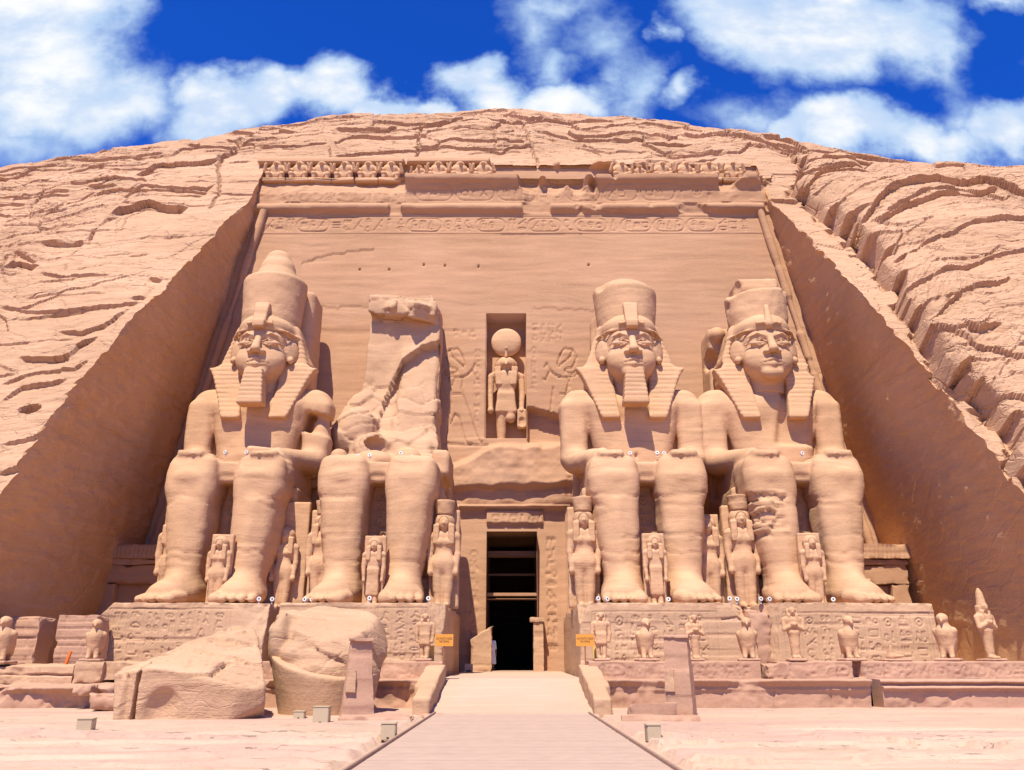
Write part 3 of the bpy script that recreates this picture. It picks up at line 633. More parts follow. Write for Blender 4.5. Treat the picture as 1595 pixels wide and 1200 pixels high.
# the broken, irregular parts of cornice and roll moulding
up = (Z > 29.7)
bn = fbm(p3 * .55, 4, 210) + .35 * vn(np.stack([X * 1.6, X * 0, X * 0], -1), 211)
worn = sst(bn + np.interp(X, [-17, -7.2, -7.0, .2, .8, 2.0, 5.5, 6, 13.6, 13.9, 17], [.75, .9, -.4, -.3, .5, .1, .1, -.55, -.45, .7, .6]), .0, .35)
wornr = sst(bn + np.interp(X, [-17, -8.4, -8.0, -7.4, -7, .3, .8, 2.4, 2.6, 8, 14, 17], [-1, -1, .5, .5, -.9, -.8, 1, .8, -.3, .2, .1, .5]), .05, .3)
corn = (Z > 30.5) & (Z < 32.53); roll = (Z > 29.75) & (Z <= 30.5)
target = np.interp(Z, [30.5, 31.3, 32.2, 32.53], [47.95, 47.98, 48.5, 48.6])
Y = np.where(corn, Y * (1 - worn) + (target + .25 * bn) * worn, Y)
Y = np.where(roll, Y * (1 - wornr) + (48.0 + .1 * bn) * wornr, Y)
brow = (Z > 34.24) & (Z < 34.75); keepb = sst(np.interp(X, [-17, -16, -8.2, -7.4, -7, -1.6, -1.2, 5, 6, 9, 13, 17], [1, 1, 1, .2, .6, .6, 0, 0, .3, .2, .5, .2]) + .4 * bn, .2, .5)
Y = np.where(brow, Y * keepb + (49.6 + .1 * bn) * (1 - keepb), Y)
Y = Y + np.where((Z > 29.7) & (Z < 32.6), .10 * bn, 0) - er
# the ledge of broken rock that runs under the niche
led = sst(13.45 + .35 * bn + np.interp(X, [-3.4, -2.6, -1.4, 0, 3], [-.9, -.6, .1, .15, .25]) - Z, -.05, .5) * (np.abs(X + .2) < 4.2)
lower = sst(Z, 9.6, 10.1)
Y = Y - led * lower * (.75 + .3 * bn)
ridge = np.exp(-((Z - 10.55 - .12 * bn) / .10) ** 2) * (np.abs(X) < 3.0); Y = Y - .0 * ridge
Y = Y + sst(11.1 + .25 * bn - Z, 0, .35) * lower * .45 * (np.abs(X) < 3.4)
# broken pocket right of the niche figure's feet
a, b = fxz(862, 640); pk = sst(X, .86, 1.0) * sst(3.2 - X, 0, .3) * sst(15.9 + .2 * bn - Z + .25 * (1.2 - X), 0, .15) * sst(Z, 13.7, 13.9); Y = Y + pk * .75
# door surround stands a little proud, broken lintel soffit
dsur = (np.abs(X) < 2.98) & (Z < 9.95); inner = (X > DX0 - .02) & (X < DX1 + .02)
Y = np.where((np.abs(X) >= 2.98) & (Z < 9.95) & (np.abs(X) < 3.3), Y - .25, Y)
Y = np.where(dsur & (Z > 9.75), Y - .35, Y)
lint = (X > -1.42) & (X < 1.75) & (Z > DZ1 + .02) & (Z < 9.65); Y = np.where(lint & (Z > DZ1 + .55 + .12 * bn), Y - .22 * sst(Z, 8.7, 9.0), Y)
Y = Y + cv.D
nic = (X > NX0) & (X < NX1) & (Z > NZ0) & (Z < NZ1); Y = np.where(nic, yf_of(Z) + 1.55 + .03 * bn, Y)
F = gridF(len(zs), len(xs)); hole = (X > DX0 - .005) & (X < DX1 + .005) & (Z < DZ1 + .005)
F = F[~(hole.ravel()[F].all(1))]
# carve flush-wide face set away past the recess edges of the cornice zone
keep = (np.abs(X) <= np.where(Z > 29.6, 17.6, 99)).ravel(); F = F[keep[F].all(1)]
child('wall', mesh('facade_wall', np.stack([X, Y, Z], -1).reshape(-1, 3), F, M['wall']), temple)
# passage and hall behind the doorway
def tunnel(mb, x0, x1, z0, z1, y0, y1, caps=()):
    q = lambda *p: mb.add(np.array(p), np.array([[0, 1, 2, 3]]))
    q((x0, y0, z0), (x0, y1, z0), (x0, y1, z1), (x0, y0, z1)); q((x1, y0, z0), (x1, y0, z1), (x1, y1, z1), (x1, y1, z0)); q((x0, y0, z1), (x0, y1, z1), (x1, y1, z1), (x1, y0, z1)); q((x0, y0, z0), (x1, y0, z0), (x1, y1, z0), (x0, y1, z0))
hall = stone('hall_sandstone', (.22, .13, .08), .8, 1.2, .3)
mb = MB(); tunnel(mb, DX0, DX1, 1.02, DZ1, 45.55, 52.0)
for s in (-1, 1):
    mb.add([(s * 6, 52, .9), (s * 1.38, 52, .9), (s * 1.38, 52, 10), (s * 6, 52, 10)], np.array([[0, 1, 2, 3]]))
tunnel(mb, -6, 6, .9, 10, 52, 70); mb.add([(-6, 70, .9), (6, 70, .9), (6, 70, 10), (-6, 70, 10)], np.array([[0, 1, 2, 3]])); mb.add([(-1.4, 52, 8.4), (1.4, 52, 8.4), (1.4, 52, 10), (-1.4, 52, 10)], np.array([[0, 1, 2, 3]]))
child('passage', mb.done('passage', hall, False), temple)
def bar(name, lo, hi, mat, root, bev=.02):
    me = boxmesh(name, lo, hi, mat, bev); return child(name, me, root)
def boxmesh(name, lo, hi, mat, bev=.02, seg=2):
    import bmesh
    bm = bmesh.new(); bmesh.ops.create_cube(bm, size=1)
    lo = Vector(lo); hi = Vector(hi)
    for v in bm.verts: v.co = Vector(((lo[i] + hi[i]) / 2 + v.co[i] * (hi[i] - lo[i]) for i in range(3)))
    if bev: bmesh.ops.bevel(bm, geom=bm.edges[:], offset=bev, segments=seg, affect='EDGES')
    me = bpy.data.meshes.new(name); bm.to_mesh(me); bm.free(); me.materials.append(mat); return me
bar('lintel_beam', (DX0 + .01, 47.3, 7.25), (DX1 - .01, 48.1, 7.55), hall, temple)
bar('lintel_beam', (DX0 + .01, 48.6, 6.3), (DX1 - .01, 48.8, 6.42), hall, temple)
bar('lintel_beam', (DX0 + .01, 46.9, 5.02), (DX1 - .01, 47.15, 5.2), M['wall'], temple)
bar('lintel_beam', (DX0 + .01, 47.3, 4.85), (DX1 - .01, 47.5, 4.93), M['wall'], temple)
# upright roll mouldings that edge the facade
for sgn in (-1, 1):
    n, m = 260, 14; z = np.linspace(1.0, 29.9, n); a = np.linspace(0, 2 * math.pi, m)
    cx = sgn * (w_of(z) - .62); cy = yf_of(z) - .12; rr = .25 + .03 * vn(np.stack([z * 1.3, z * 0, z * 0 + sgn], -1), 231)
    brkn = sst(vn(np.stack([z * .7, z * 0, z * 0 + sgn * 3], -1), 233), .35, .5); rr = rr * (1 - .35 * brkn)
    G = np.stack([cx[:, None] + rr[:, None] * np.cos(a), cy[:, None] + rr[:, None] * np.sin(a), np.repeat(z[:, None], m, 1)], -1)
    child('roll_moulding', MB().grid(G, flip=False).done('roll_moulding', M['wall']), temple)
# ------------------------------------------------------------------ the four seated colossi
ZP = 3.87
SM = M['statue']
def colossus_body(kind, seed, ox):
    v = Vol((-4.2, -5.0, -.3), (4.2, 5.2, 12.9), .1)
    for s in (-1, 1):
        v.box((s * 1.47, -1.5, 3.4), (.74, .82, 3.0), .55, 0, top=(1.13, 1.13), shear=(s * .28, .45))                      # shin
        v.ell((s * 1.62, -1.0, 3.8), (1.02, 1.05, 2.2), .5)                                   # calf
        v.box((s * 1.62, -1.0, 5.95), (1.13, 1.22, 1.08), .5, .45)                              # knee
        v.box((s * 1.56, 1.4, 6.05), (1.18, 2.6, .98), .4, .2)                               # thigh
        v.ell((s * 1.62, -2.36, 5.9), (.66, .17, .34), .10)                                   # knee cap
        pass
        pass
        v.cap((s * 1.36, -2.45, 1.4), (s * 1.58, -2.25, 4.6), .14, .2, .5)                    # shin bone
        v.cap((s * 1.34, -1.5, .5), (s * 1.60, -2.95, .42), .92, .92, .5, sc=(1, 1, .55))     # foot
        v.cap((s * 1.36, -1.9, 1.0), (s * 1.5, -3.3, .55), .62, .5, .5)
        v.ell((s * .66, -1.7, .85), (.2, .3, .25), .2); v.ell((s * 2.06, -1.6, .75), (.2, .3, .25), .2)
        for i in range(5):
            x = s * (.88 + .37 * i); r = .25 if i == 0 else .18 - .006 * i
            v.cap((x * .97, -3.3, .34), (x + s * .05, -4.35 + (.0, .02, .10, .22, .38)[i], .20), r + .06, r, .05)
    v.box((0, 1.6, 6.25), (1.9, 3.2, .5), .1, .1)                                              # kilt across the lap
    v.box((0, -1.35, 6.45), (.75, .35, .3), .05, .05)
    if kind != 'broken':
        v.ell((0, 2.8, 7.5), (2.1, 1.55, 1.6), .4)
        v.box((0, 2.75, 9.1), (1.85, 1.2, 2.1), .7, .4, top=(2.65, 1.3)); v.box((0, 2.75, 11.0), (3.35, .72, .55), .42, .3)
        v.ell((0, 1.75, 8.3), (1.1, .35, 1.0), .3)
        v.cap((-2.5, 2.75, 10.85), (2.5, 2.75, 10.85), .84, .84, .5)
        for s in (-1, 1):
            v.ell((s * 1.05, 1.9, 10.35), (1.2, .5, .72), .3)                              # chest
            v.ell((s * 3.08, 2.7, 10.7), (.74, .82, .86), .35)
            v.box((s * 3.10, 2.5, 9.25), (.70, .72, 1.75), .40, .25, top=(.74, .76))
            v.box((s * 2.5, 3.1, 9.0), (.5, .5, 2.0), .1, .2)
            v.ell((s * 3.05, 2.3, 7.75), (.72, .8, .62), .3)
            if s > 0 and kind == 'full':                                                        # broken upper arm
                v.box((3.35, 2.0, 9.6), (.9, 1.5, .55), .1, .1, cut=True, rot=rotm('y', 14)); v.ell((3.3, 2.6, 8.9), (.5, .6, 1.4), .3); v.box((1.1, .2, 7.3), (.9, .5, .55), .15, .1, rot=rotm('z', 20))
            v.cap((s * 3.05, 2.1, 7.55), (s * 1.98, -.75, 7.22), .62, .44, .25)
            v.box((s * 1.75, -1.35, 7.08), (.64, .85, .17), .14, .2)
            for i in range(4): v.cap((s * (1.27 + .31 * i), -1.7, 7.14), (s * (1.25 + .30 * i), -2.2 + .05 * abs(i - 1.2), 7.02), .155, .13, .07)
            v.cap((s * 1.12, -.7, 7.15), (s * .98, -1.45, 7.05), .16, .13, .06)
        v.cap((0, 2.7, 11.2), (0, 2.4, 12.8), 1.05, .98, .5)
        v.ell((0, 1.3, 7.75), (.1, .12, .16), .1, cut=True)                                     # navel
        v.cap((-1.7, 1.35, 7.2), (1.7, 1.35, 7.2), .16, .16, .1)                                # belt
    else:
        v.box((0, 3.6, 7.2), (2.6, 1.7, .9), .3, .5)
        v.cap((-2.6, 1.2, 7.3), (-2.1, -.9, 7.15), .5, .42, .2)
        v.box((2.75, 2.0, 7.2), (.45, 1.6, .7), .2, .2)
        v.ell((-.7, .8, 7.2), (1.1, .9, .7), .3); v.ell((.9, 1.3, 7.3), (.8, 1.2, .9), .3, rot=rotm('z', 30))
    V, F = v.net(); V = weather(V, F, .05, seed, 1.5, .05, (ox, 0, 0))
    # eroded beds on shins
    b = vn(np.stack([V[:, 0] * .6 + ox, V[:, 1] * .6, V[:, 2] * 4.2], 1), seed + 3)
    N = vnormals(V, F)
    if kind == 'flaked':
        m = sst(V[:, 0], -1.0, -1.3) * sst(V[:, 2], 2.9, 3.3) * sst(5.3 - V[:, 2], 0, .3) * sst(-V[:, 1], .9, 1.4)
        v1, bb = cells(V[:, 0] / .9 + .3 * vn(V * 1.5, 8), V[:, 2] / .26 + .4 * V[:, 0] * .5, 77)
        V = V + N * (m * (.13 * v1 - .12 * (1 - sst(bb, 0, .25)) - .03))[:, None]
        ch = sst(V[:, 2], 8.3, 8.5) * sst(V[:, 0], -1.0, -.6) * sst(V[:, 0] * 1.1 - (V[:, 2] - 8.2) * .25, -.3, .1) * sst(2.4 - V[:, 1], 0, .4) * sst(2.3 - V[:, 0], 0, .1)
        V = V + np.array([0, 1, 0], np.float32) * (.28 * ch * (1 + .4 * fbm(V * .9, 3, 5)))[:, None]
    lines_z = [(2.4, .5), (4.55, .6), (3.1, .9), (5.0, .8), (1.9, .7)]
    for z0, ph in lines_z:
        d = V[:, 2] - z0 - .25 * vn(V * np.array([.6, .6, 0], np.float32) + ph * 50 + seed, 3) - .1 * vn(V * np.array([2.6, 2.6, 0], np.float32) + seed, 4)
        mk = sst(vn(V * np.array([.45, .45, .1], np.float32) + ph * 31 + seed, 12), -.25, .15)
        V = V - N * (.05 * np.exp(-(d / .05) ** 2) * mk)[:, None]
    return V, F
def head_mesh(seed, beard):
    v = Vol((-1.75, -.4, 11.3), (1.75, 3.8, 15.9), .042)
    v.ell((0, 2.15, 13.75), (1.22, 1.50, 1.85)); v.ell((0, 1.70, 12.75), (1.03, 1.18, 1.0), .35); v.ell((0, 1.75, 14.2), (1.1, 1.12, .8), .3)
    v.cap((0, 2.4, 11.6), (0, 2.3, 12.6), .95, .9, .2)
    for s in (-1, 1):
        v.ell((s * .6, 1.25, 13.0), (.5, .42, .6), .4)                                     # cheek
        v.ell((s * .52, .56, 13.84), (.48, .20, .20), .2, cut=True)                           # socket
        v.ell((s * .50, .84, 13.80), (.42, .20, .17), .05)                                     # eye
        v.cap((s * .15, .68, 13.84), (s * .52, .61, 14.00), .032, .036, .03); v.cap((s * .52, .61, 14.00), (s * .95, .88, 13.84), .036, .03, .03)   # upper lid
        v.cap((s * .17, .68, 13.76), (s * .54, .64, 13.62), .022, .025, .03); v.cap((s * .54, .64, 13.62), (s * .93, .90, 13.80), .025, .02, .03)
        v.cap((s * .93, .88, 13.82), (s * 1.12, 1.15, 13.80), .04, .03, .03)
        v.cap((s * .12, .62, 14.16), (s * .58, .66, 14.32), .035, .04, .08); v.cap((s * .58, .66, 14.32), (s * 1.08, 1.04, 14.16), .04, .03, .08)   # brow
        v.ell((s * .24, .52, 13.22), (.19, .22, .14), .08)                                     # nostril wing
        v.ell((s * 1.34, 1.75, 13.65), (.15, .42, .66), .08, rot=rotm('z', s * -38)); v.ell((s * 1.46, 1.50, 13.70), (.10, .26, .47), .06, cut=True, rot=rotm('z', s * -38)); v.ell((s * 1.36, 1.62, 13.1), (.15, .2, .2), .05)
        v.ell((s * .47, .80, 12.66), (.13, .13, .10), .08, cut=True)
    v.cap((0, .66, 14.1), (0, .28, 13.34), .14, .21, .10); v.ell((0, .29, 13.26), (.20, .22, .15), .08)
    v.cap((-.52, .74, 12.69), (0, .48, 12.80), .07, .13, .05); v.cap((.52, .74, 12.69), (0, .48, 12.80), .07, .13, .05)
    v.cap((-.46, .74, 12.60), (0, .50, 12.52), .07, .15, .05); v.cap((.46, .74, 12.60), (0, .50, 12.52), .07, .15, .05)
    v.cap((-.47, .60, 12.66), (.47, .60, 12.66), .026, .026, .02, cut=True)
    v.ell((0, .80, 12.12), (.50, .36, .36), .2)
    V, F = v.net(); V[:, 0] *= 1.13; return weather(V, F, .016, seed, 2.0, .008), F
def nemes_mesh(seed, kind):
    v = Vol((-2.9, .3, 9.6), (2.9, 4.8, 16.0), .06)
    v.ell((0, 2.45, 14.75), (1.42, 1.5, 1.35)); v.box((0, 2.85, 13.7), (2.42, .98, 1.65), .22, .3, top=(1.48, .8))
    v.box((0, 3.4, 12.2), (2.2, .8, 1.3), .4, .3)
    v.ell((0, 2.2, 14.9), (1.38, 1.62, 1.0), .1)
    v.box((0, .8, 13.1), (1.10, 1.2, 1.46), .3, 0, cut=True, top=(1.16, 1.2)); v.ell((0, 1.6, 13.6), (1.22, 1.3, 1.0), 0, cut=True); v.box((0, 1.5, 12.1), (1.0, 1.4, .9), .3, 0, cut=True)
    for s in (-1, 1):
        v.ell((s * 1.40, 1.5, 13.7), (.32, .75, .85), 0, cut=True)
        v.box((s * 1.58, 1.78, 11.3), (.50, .30, 1.55), .12, .45, top=(.86, .34), shear=(s * .72, .85))     # lappet
        v.cap((s * 1.2, 1.2, 14.6), (s * 1.66, 2.3, 14.55), .06, .08, .08)
    for s in (-1, 1): v.cap((s * 1.1, 1.1, 14.60), (0, .62, 14.66), .07, .08, .06)
    if kind == 'broad': v.ell((-2.3, 2.6, 13.9), (.5, .9, .8), .1, cut=True)
    if kind == 'flaked': v.ell((2.5, 2.6, 12.6), (.6, 1.0, .6), .1, cut=True); v.ell((-2.55, 2.5, 13.1), (.5, .9, .5), .15, cut=True)
    def stripes(V, F):
        N = vnormals(V, F); a = np.abs(V[:, 0])
        m = np.where(V[:, 2] < 12.5, sst(a, .8, 1.0) * sst(2.0 - V[:, 1], 0, .3), sst(a, 1.25, 1.5)) * (V[:, 2] < 14.6)
        keep = sst(vn(V * .8, seed + 60), -.55, -.1)
        return V + N * (m * keep * -.03 * np.exp(-((np.mod(V[:, 2], .27) - .13) / .04) ** 2))[:, None]
    def wide(V, F): V = stripes(V, F); V[:, 0] *= 1 + .12 * sst(V[:, 2], 12.0, 13.5); return V
    return sculpt(v, 'headcloth', SM, .03, seed, 1.5, .02, fn=wide)
def crown_mesh(seed, kind):
    v = Vol((-2.6, .6, 14.6), (2.6, 5.2, 20.5), .075)
    if kind == 'full':
        v.cap((0, 2.55, 15.0), (0, 2.75, 18.4), 1.55, 1.80); v.plane((0, 2.7, 18.25), (0, 0, 1), .25)
        v.cap((0, 2.75, 17.8), (0, 2.75, 18.9), 1.55, 1.02, .15); v.cap((0, 2.75, 18.7), (0, 2.75, 19.65), .86, .62, .3); v.ell((0, 2.75, 19.75), (.66, .66, .36), .2)
    elif kind == 'broad':
        v.cap((0, 2.5, 15.0), (0, 2.7, 18.0), 1.55, 1.84); v.plane((0, 2.7, 17.75), (.05, -.1, 1), .4); v.ell((0, 2.8, 17.6), (1.5, 1.4, .7), .2)
        v.ell((1.5, 1.3, 17.9), (.5, .6, .35), .1, cut=True); v.ell((-1.7, 1.6, 17.8), (.7, .6, .6), .1, cut=True)
    else:
        v.cap((0, 2.5, 15.0), (.1, 2.8, 17.7), 1.55, 1.78); v.plane((0, 2.7, 17.5), (-.12, -.2, 1), .2); v.box((.05, 2.9, 17.75), (1.2, 1.0, .45), .2, .1)
        for c, r in (((-1.6, 1.9, 17.6), .75), ((1.75, 1.9, 17.4), .6), ((-1.95, 2.4, 16.6), .45), ((1.1, 1.0, 17.9), .5)): v.ell(c, (r, r, r * .9), .1, cut=True)
    return sculpt(v, 'crown', SM, .05 if kind != 'flaked' else .09, seed, 1.2, .03)
def uraeus_mesh(kind):
    v = Vol((-1.0, -.3, 14.2), (1.0, 1.9, 17.0), .05)
    if kind != 'flaked':
        v.box((0, .74, 15.45), (.34, .26, .72), .1, 0, top=(.40, .22), shear=(0, .38)); v.box((0, .46, 14.78), (.32, .2, .22), .08, .05)
        v.cap((-.15, .45, 14.9), (-.15, .75, 15.9), .06, .06, .03); v.cap((.15, .45, 14.9), (.15, .75, 15.9), .06, .06, .03)
    else: v.cap((0, .6, 14.8), (.05, .9, 15.95), .24, .14, .1)
    for s in (-1, 1): v.cap((s * .3, .56, 14.9), (s * .62, .66, 14.88), .10, .08, .04); v.cap((s * .62, .66, 14.88), (s * .58, .68, 15.08), .08, .07, .04)
    return sculpt(v, 'cobra_emblem', SM, .02, 4, 2., 0)
def beard_mesh(seed):
    v = Vol((-1.1, -.3, 10.0), (1.1, 1.9, 12.9), .05)
    v.box((0, .62, 11.25), (.68, .46, 1.0), .1, 0, top=(.48, .40), shear=(0, .12))
    def fn(V, F): N = vnormals(V, F); return V + N * (-.028 * np.exp(-((np.mod(V[:, 2], .24) - .12) / .04) ** 2) * sst(V[:, 2], 10.5, 10.6))[:, None]
    return sculpt(v, 'beard', SM, .02, seed, 2., .01, fn=fn)
def throne_mesh(seed, kind, ox):
    v = Vol((-3.9, -.8, -.3), (3.9, 6.8, 18.2), .12)
    v.box((0, 3.1, 2.85), (2.95, 3.2, 3.0), .08); v.box((0, 5.4, 4.0), (3.0, 1.2, 4.0), .1, .05)
    v.box((0, .3, .6), (3.1, .9, .8), .06, .05)
    if kind == 'full': v.box((.25, 5.0, 11.5), (1.75, 1.3, 7.0), .5, .1); v.ell((.25, 4.9, 18.0), (1.5, 1.0, .8), .3)
    elif kind == 'broad': v.box((-.1, 5.2, 11), (2.0, 1.2, 6.2), .3, .1, top=(1.6, 1.0)); v.ell((-2.0, 4.2, 16.6), (.7, 1.2, 1.6), .2, cut=True)
    elif kind == 'flaked': v.box((-.2, 5.2, 10.5), (2.4, 1.2, 5.6), .2, .1, top=(2.2, 1.0)); v.ell((-2.4, 4.1, 14.2), (.6, 1.4, .6), .1, cut=True); v.ell((-1.9, 4.3, 15.6), (.5, .7, .5), .1)
    cv = Carve(np.arange(-.75, .75, .04), np.arange(.5, 6.0, .04)); columns(cv, random.Random(seed), -.45, .45, 3.2, 5.6, .85, .045, .09, False)
    def fn(V, F):
        ix = np.clip(((V[:, 0] + .75) / .04).astype(int), 0, len(cv.x) - 1); iz = np.clip(((V[:, 2] - .5) / .04).astype(int), 0, len(cv.z) - 1)
        return V
    return sculpt(v, 'throne', SM, .05, seed, 1.0, .03, (ox, 0, 0), fn), cv
def carved_panel(name, cv, mat, y=0., er=.012, seed=0):
    """a thin slab of stone whose front carries incised signs; x,z from the carve grid, front at y"""
    X, Z = np.meshgrid(cv.x, cv.z); Y = y + cv.D + er * fbm(np.stack([X * 2, X * 0 + seed, Z * 5], -1), 3, seed)
    rim = np.zeros_like(X); 
    G = np.stack([X, Y, Z], -1); B = G.copy(); B[..., 1] = y + .5
    mb = MB(); mb.grid(G); r, c = X.shape
    for a, b in ((G[0], B[0]), (B[-1], G[-1])): mb.grid(np.stack([b, a]) if True else None)
    for a, b in ((B[:, 0], G[:, 0]), (G[:, -1], B[:, -1])): mb.grid(np.stack([b, a]))
    return mb.done(name, mat)

def back_mass():
    """what is left of the broken colossus: the slab of its back against the facade"""
    v = Vol((-5.2, -.5, 6.6), (3.4, 7.2, 18.6), .1)
    v.box((-.05, 5.9, 12.4), (2.35, 1.15, 6.4), .15, 0, top=(2.05, .95), shear=(.1, .3))
    v.box((-.1, 5.2, 17.6), (2.0, .85, .6), .05, .05, rot=rotm('y', 3)); v.box((1.0, 4.75, 17.3), (.9, .6, .5), .04, .05, rot=[[.8, .6, 0], [-.55, .75, .36], [.22, -.29, .93]]); v.box((-1.0, 4.8, 17.5), (.7, .5, .36), .04, .05, rot=[[.9, -.43, 0], [.4, .85, -.34], [.15, .3, .94]]); v.plane((2.0, 5, 17.6), (1, -.1, .5), .05)
    v.box((.95, 4.9, 11.2), (1.25, 1.1, 3.9), .3, .3, top=(1.1, .5), shear=(0, 1.0))
    v.box((-2.0, 5.3, 9.5), (2.9, 1.6, 2.9), .5, .4, top=(1.6, .9), shear=(1.6, .8))
    v.box((-.2, 3.9, 8.0), (2.5, 1.7, 1.5), .4, .5, top=(2.0, 1.0), shear=(.3, 1.4)); v.ell((-2.4, 3.9, 9.8), (1.2, 1.0, 1.5), .4, rot=rotm('y', 25)); v.ell((-1.2, 3.0, 8.4), (1.0, .9, 1.0), .3)
    v.box((2.1, 4.8, 8.9), (.35, 1.6, 2.2), .05, .2, top=(.1, .9), shear=(-.3, 1.3))
    v.ell((-.6, 2.6, 8.6), (1.1, .6, .55), .15, cut=True)
    v.plane((-2.75, 5, 14), (-1, -.1, .06), .15) if False else None
    def fn(V, F):
        N = vnormals(V, F); p = V
        c, b = cells(p[:, 0] / 1.3 + .4 * vn(p * .8, 3), p[:, 2] / .9 + .4 * vn(p * .7, 4), 9)
        m = np.maximum(sst(13.9 - p[:, 2], 0, 1.5), sst(p[:, 2], 16.6, 17.))
        arc = np.interp(p[:, 0], [-1.3, -.9, 0, 1.2, 2.3], [9.5, 12.0, 14.2, 15.2, 15.6]) - p[:, 2] + .08 * vn(p * 3, 6)
        st = np.where(arc > 0, -.5 * np.exp(-np.maximum(arc, 0) / 1.8), .25 * np.exp(np.minimum(arc, 0) / 1.2)) * sst(p[:, 0], -1.4, -.6)
        return V + N * (.09 * c * m - .08 * (1 - sst(b, 0, .12)) * m + .12 * fbm(p * .5, 3, 8))[:, None] + np.array([0, -1, 0], np.float32) * (st * (N[:, 1] < -.2))[:, None]
    return sculpt(v, 'broken_back', M['block'], .06, 3, 1.0, .04, fn=fn)

KINDS = [('full', -13.5, 'seated colossus with beard and complete tall double crown, leftmost of the four'),
         ('broken', -6.35, 'broken seated colossus with only legs and lap left in front of a ruined back'),
         ('broad', 6.4, 'seated colossus with square beard and flat topped crown, right of the doorway'),
         ('flaked', 13.75, 'beardless seated colossus with flaked shins and worn crown, rightmost of the four')]
COL = {}
for i, (kind, cx, lab) in enumerate(KINDS):
    t = thing('colossus', lab, 'statue', (cx, 40, ZP)); COL[kind] = t
    V, F = colossus_body(kind, 300 + 11 * i, cx)
    if kind != 'broken':
        hV, hF = head_mesh(340 + i, kind != 'flaked'); V, F = np.concatenate([V, hV]), np.concatenate([F, hF + len(V)])
    obj('body', mesh('body', V, F, SM), t)
    me, cvp = throne_mesh(320 + i, kind, cx); th = obj('throne', me, t)
    obj('inscription', carved_panel('inscription', cvp, SM, -.35), t)
    if kind == 'broken': obj('broken_back', back_mass(), t)
    else:
        obj('headcloth', nemes_mesh(350 + i, kind), t); obj('crown', crown_mesh(360 + i, kind), t); obj('cobra_emblem', uraeus_mesh(kind), t)
        if kind != 'flaked': obj('beard', beard_mesh(370 + i), t)

# ------------------------------------------------------------------ small standing figures beside the legs (5 m native height)
def queen(name, label, px, Y, ztop_px, seed, group='small royal figures beside the legs', crown=True, slab=True, prince=False, rotz=0., base=ZP, hgt=None, slabw=.72, slabh=4.6):
    c = P(px, 900, Y); H = hgt or (P(px, ztop_px, Y)[2] - base)
    t = thing(name, label, 'statue', (c[0], Y, base), R(rotz), group); f = H / (5.0 if crown else 4.4)
    v = Vol((-1.0, -.9, -.1), (1.0, .75, 4.5), .045)
    if prince: v.box((0, -.05, 1.5), (.42, .26, .9), .1, .1, top=(.38, .24)); v.cap((-.2, 0, .1), (-.2, 0, 1.2), .17, .2, .1); v.cap((.2, -.1, .1), (.2, 0, 1.2), .17, .2, .1)
    else:
        v.cap((-.2, -.02, .15), (-.26, 0, 2.0), .19, .30, .0); v.cap((.2, -.12, .15), (.26, 0, 2.0), .19, .30, .12); v.ell((0, 0, 2.05), (.52, .36, .5), .2)
    for s in (-1, 1):
        v.cap((s * .2, -.2, .08), (s * .22, -.52, .06), .15, .12, .06)
        v.cap((s * .62, .02, 3.25), (s * .66, -.02, 2.45), .17, .14, .08); v.cap((s * .66, -.02, 2.45), (s * .6, -.12, 1.75), .14, .11, .06); v.ell((s * .6, -.14, 1.6), (.13, .15, .18), .05)
        if not prince: v.ell((s * .2, -.25, 2.98), (.15, .12, .14), .1)
    v.box((0, .02, 2.75), (.32, .26, .75), .2, .2, top=(.55, .3)); v.cap((-.5, .02, 3.3), (.5, .02, 3.3), .2, .2, .15)
    v.cap((0, 0, 3.3), (0, 0, 3.7), .2, .2, .1); v.ell((0, -.08, 3.9), (.29, .32, .40), .05); v.ell((0, -.40, 3.86), (.06, .08, .09), .04)
    for s in (-1, 1): v.ell((s * .12, -.37, 3.98), (.08, .04, .035), .03, cut=True); v.ell((s * .1, -.36, 3.98), (.05, .03, .02))
    v.ell((0, -.37, 3.70), (.09, .05, .03), .03)
    V, F = v.net(); V = weather(V, F, .025, seed, 3.0, .02); obj('body', mesh('body', V * f, F, SM), t)
    w = Vol((-.8, -.7, 2.7), (.8, .7, 4.5), .045); w.ell((0, .05, 4.0), (.47, .43, .44)); w.box((0, .18, 3.6), (.46, .26, .55), .15, .1)
    w.ell((0, -.42, 3.86), (.27, .34, .34), .04, cut=True)
    for s in (-1, 1): w.box((s * .36, -.18, 3.35), (.15, .17, .48), .07, .06)
    V, F = w.net(); V = weather(V, F, .02, seed + 1, 3.0, .02); obj('wig', mesh('wig', V * f, F, SM), t)
    if crown:
        k = Vol((-.7, -.7, 4.2), (.7, .7, 5.1), .045); k.cap((0, .05, 4.3), (0, .05, 5.0), .40, .50); k.plane((0, 0, 4.98), (0, 0, 1), .05); k.plane((0, 0, 4.3), (0, 0, -1), .02)
        V, F = k.net(); V = weather(V, F, .03, seed + 2, 3.0, .02); obj('crown', mesh('crown', V * f, F, SM), t)
    if slab:
        k = Vol((-1.4, .1, -.05), (1.4, .9, 6.6), .06); k.box((0, .5, slabh / 2), (slabw, .22, slabh / 2), .06); V, F = k.net(); V = weather(V, F, .03, seed + 3, 2., .02); obj('back_slab', mesh('back_slab', V * f, F, SM), t)
    return t
queen('queen_statue', 'slender crowned queen figure in long wig just right of the doorway', 911, 38.4, 774, 410)
queen('queen_statue', 'crowned queen figure with shadowed right side between the broken colossus and the doorway', 690, 38.6, 780, 420)
queen('queen_statue', 'worn queen figure half hidden behind the left leg of the broken colossus', 500, 39.0, 780, 430)
queen('queen_statue', 'small crowned queen figure standing between the two right colossi, beside the flaked shin', 1160, 38.6, 772, 440)
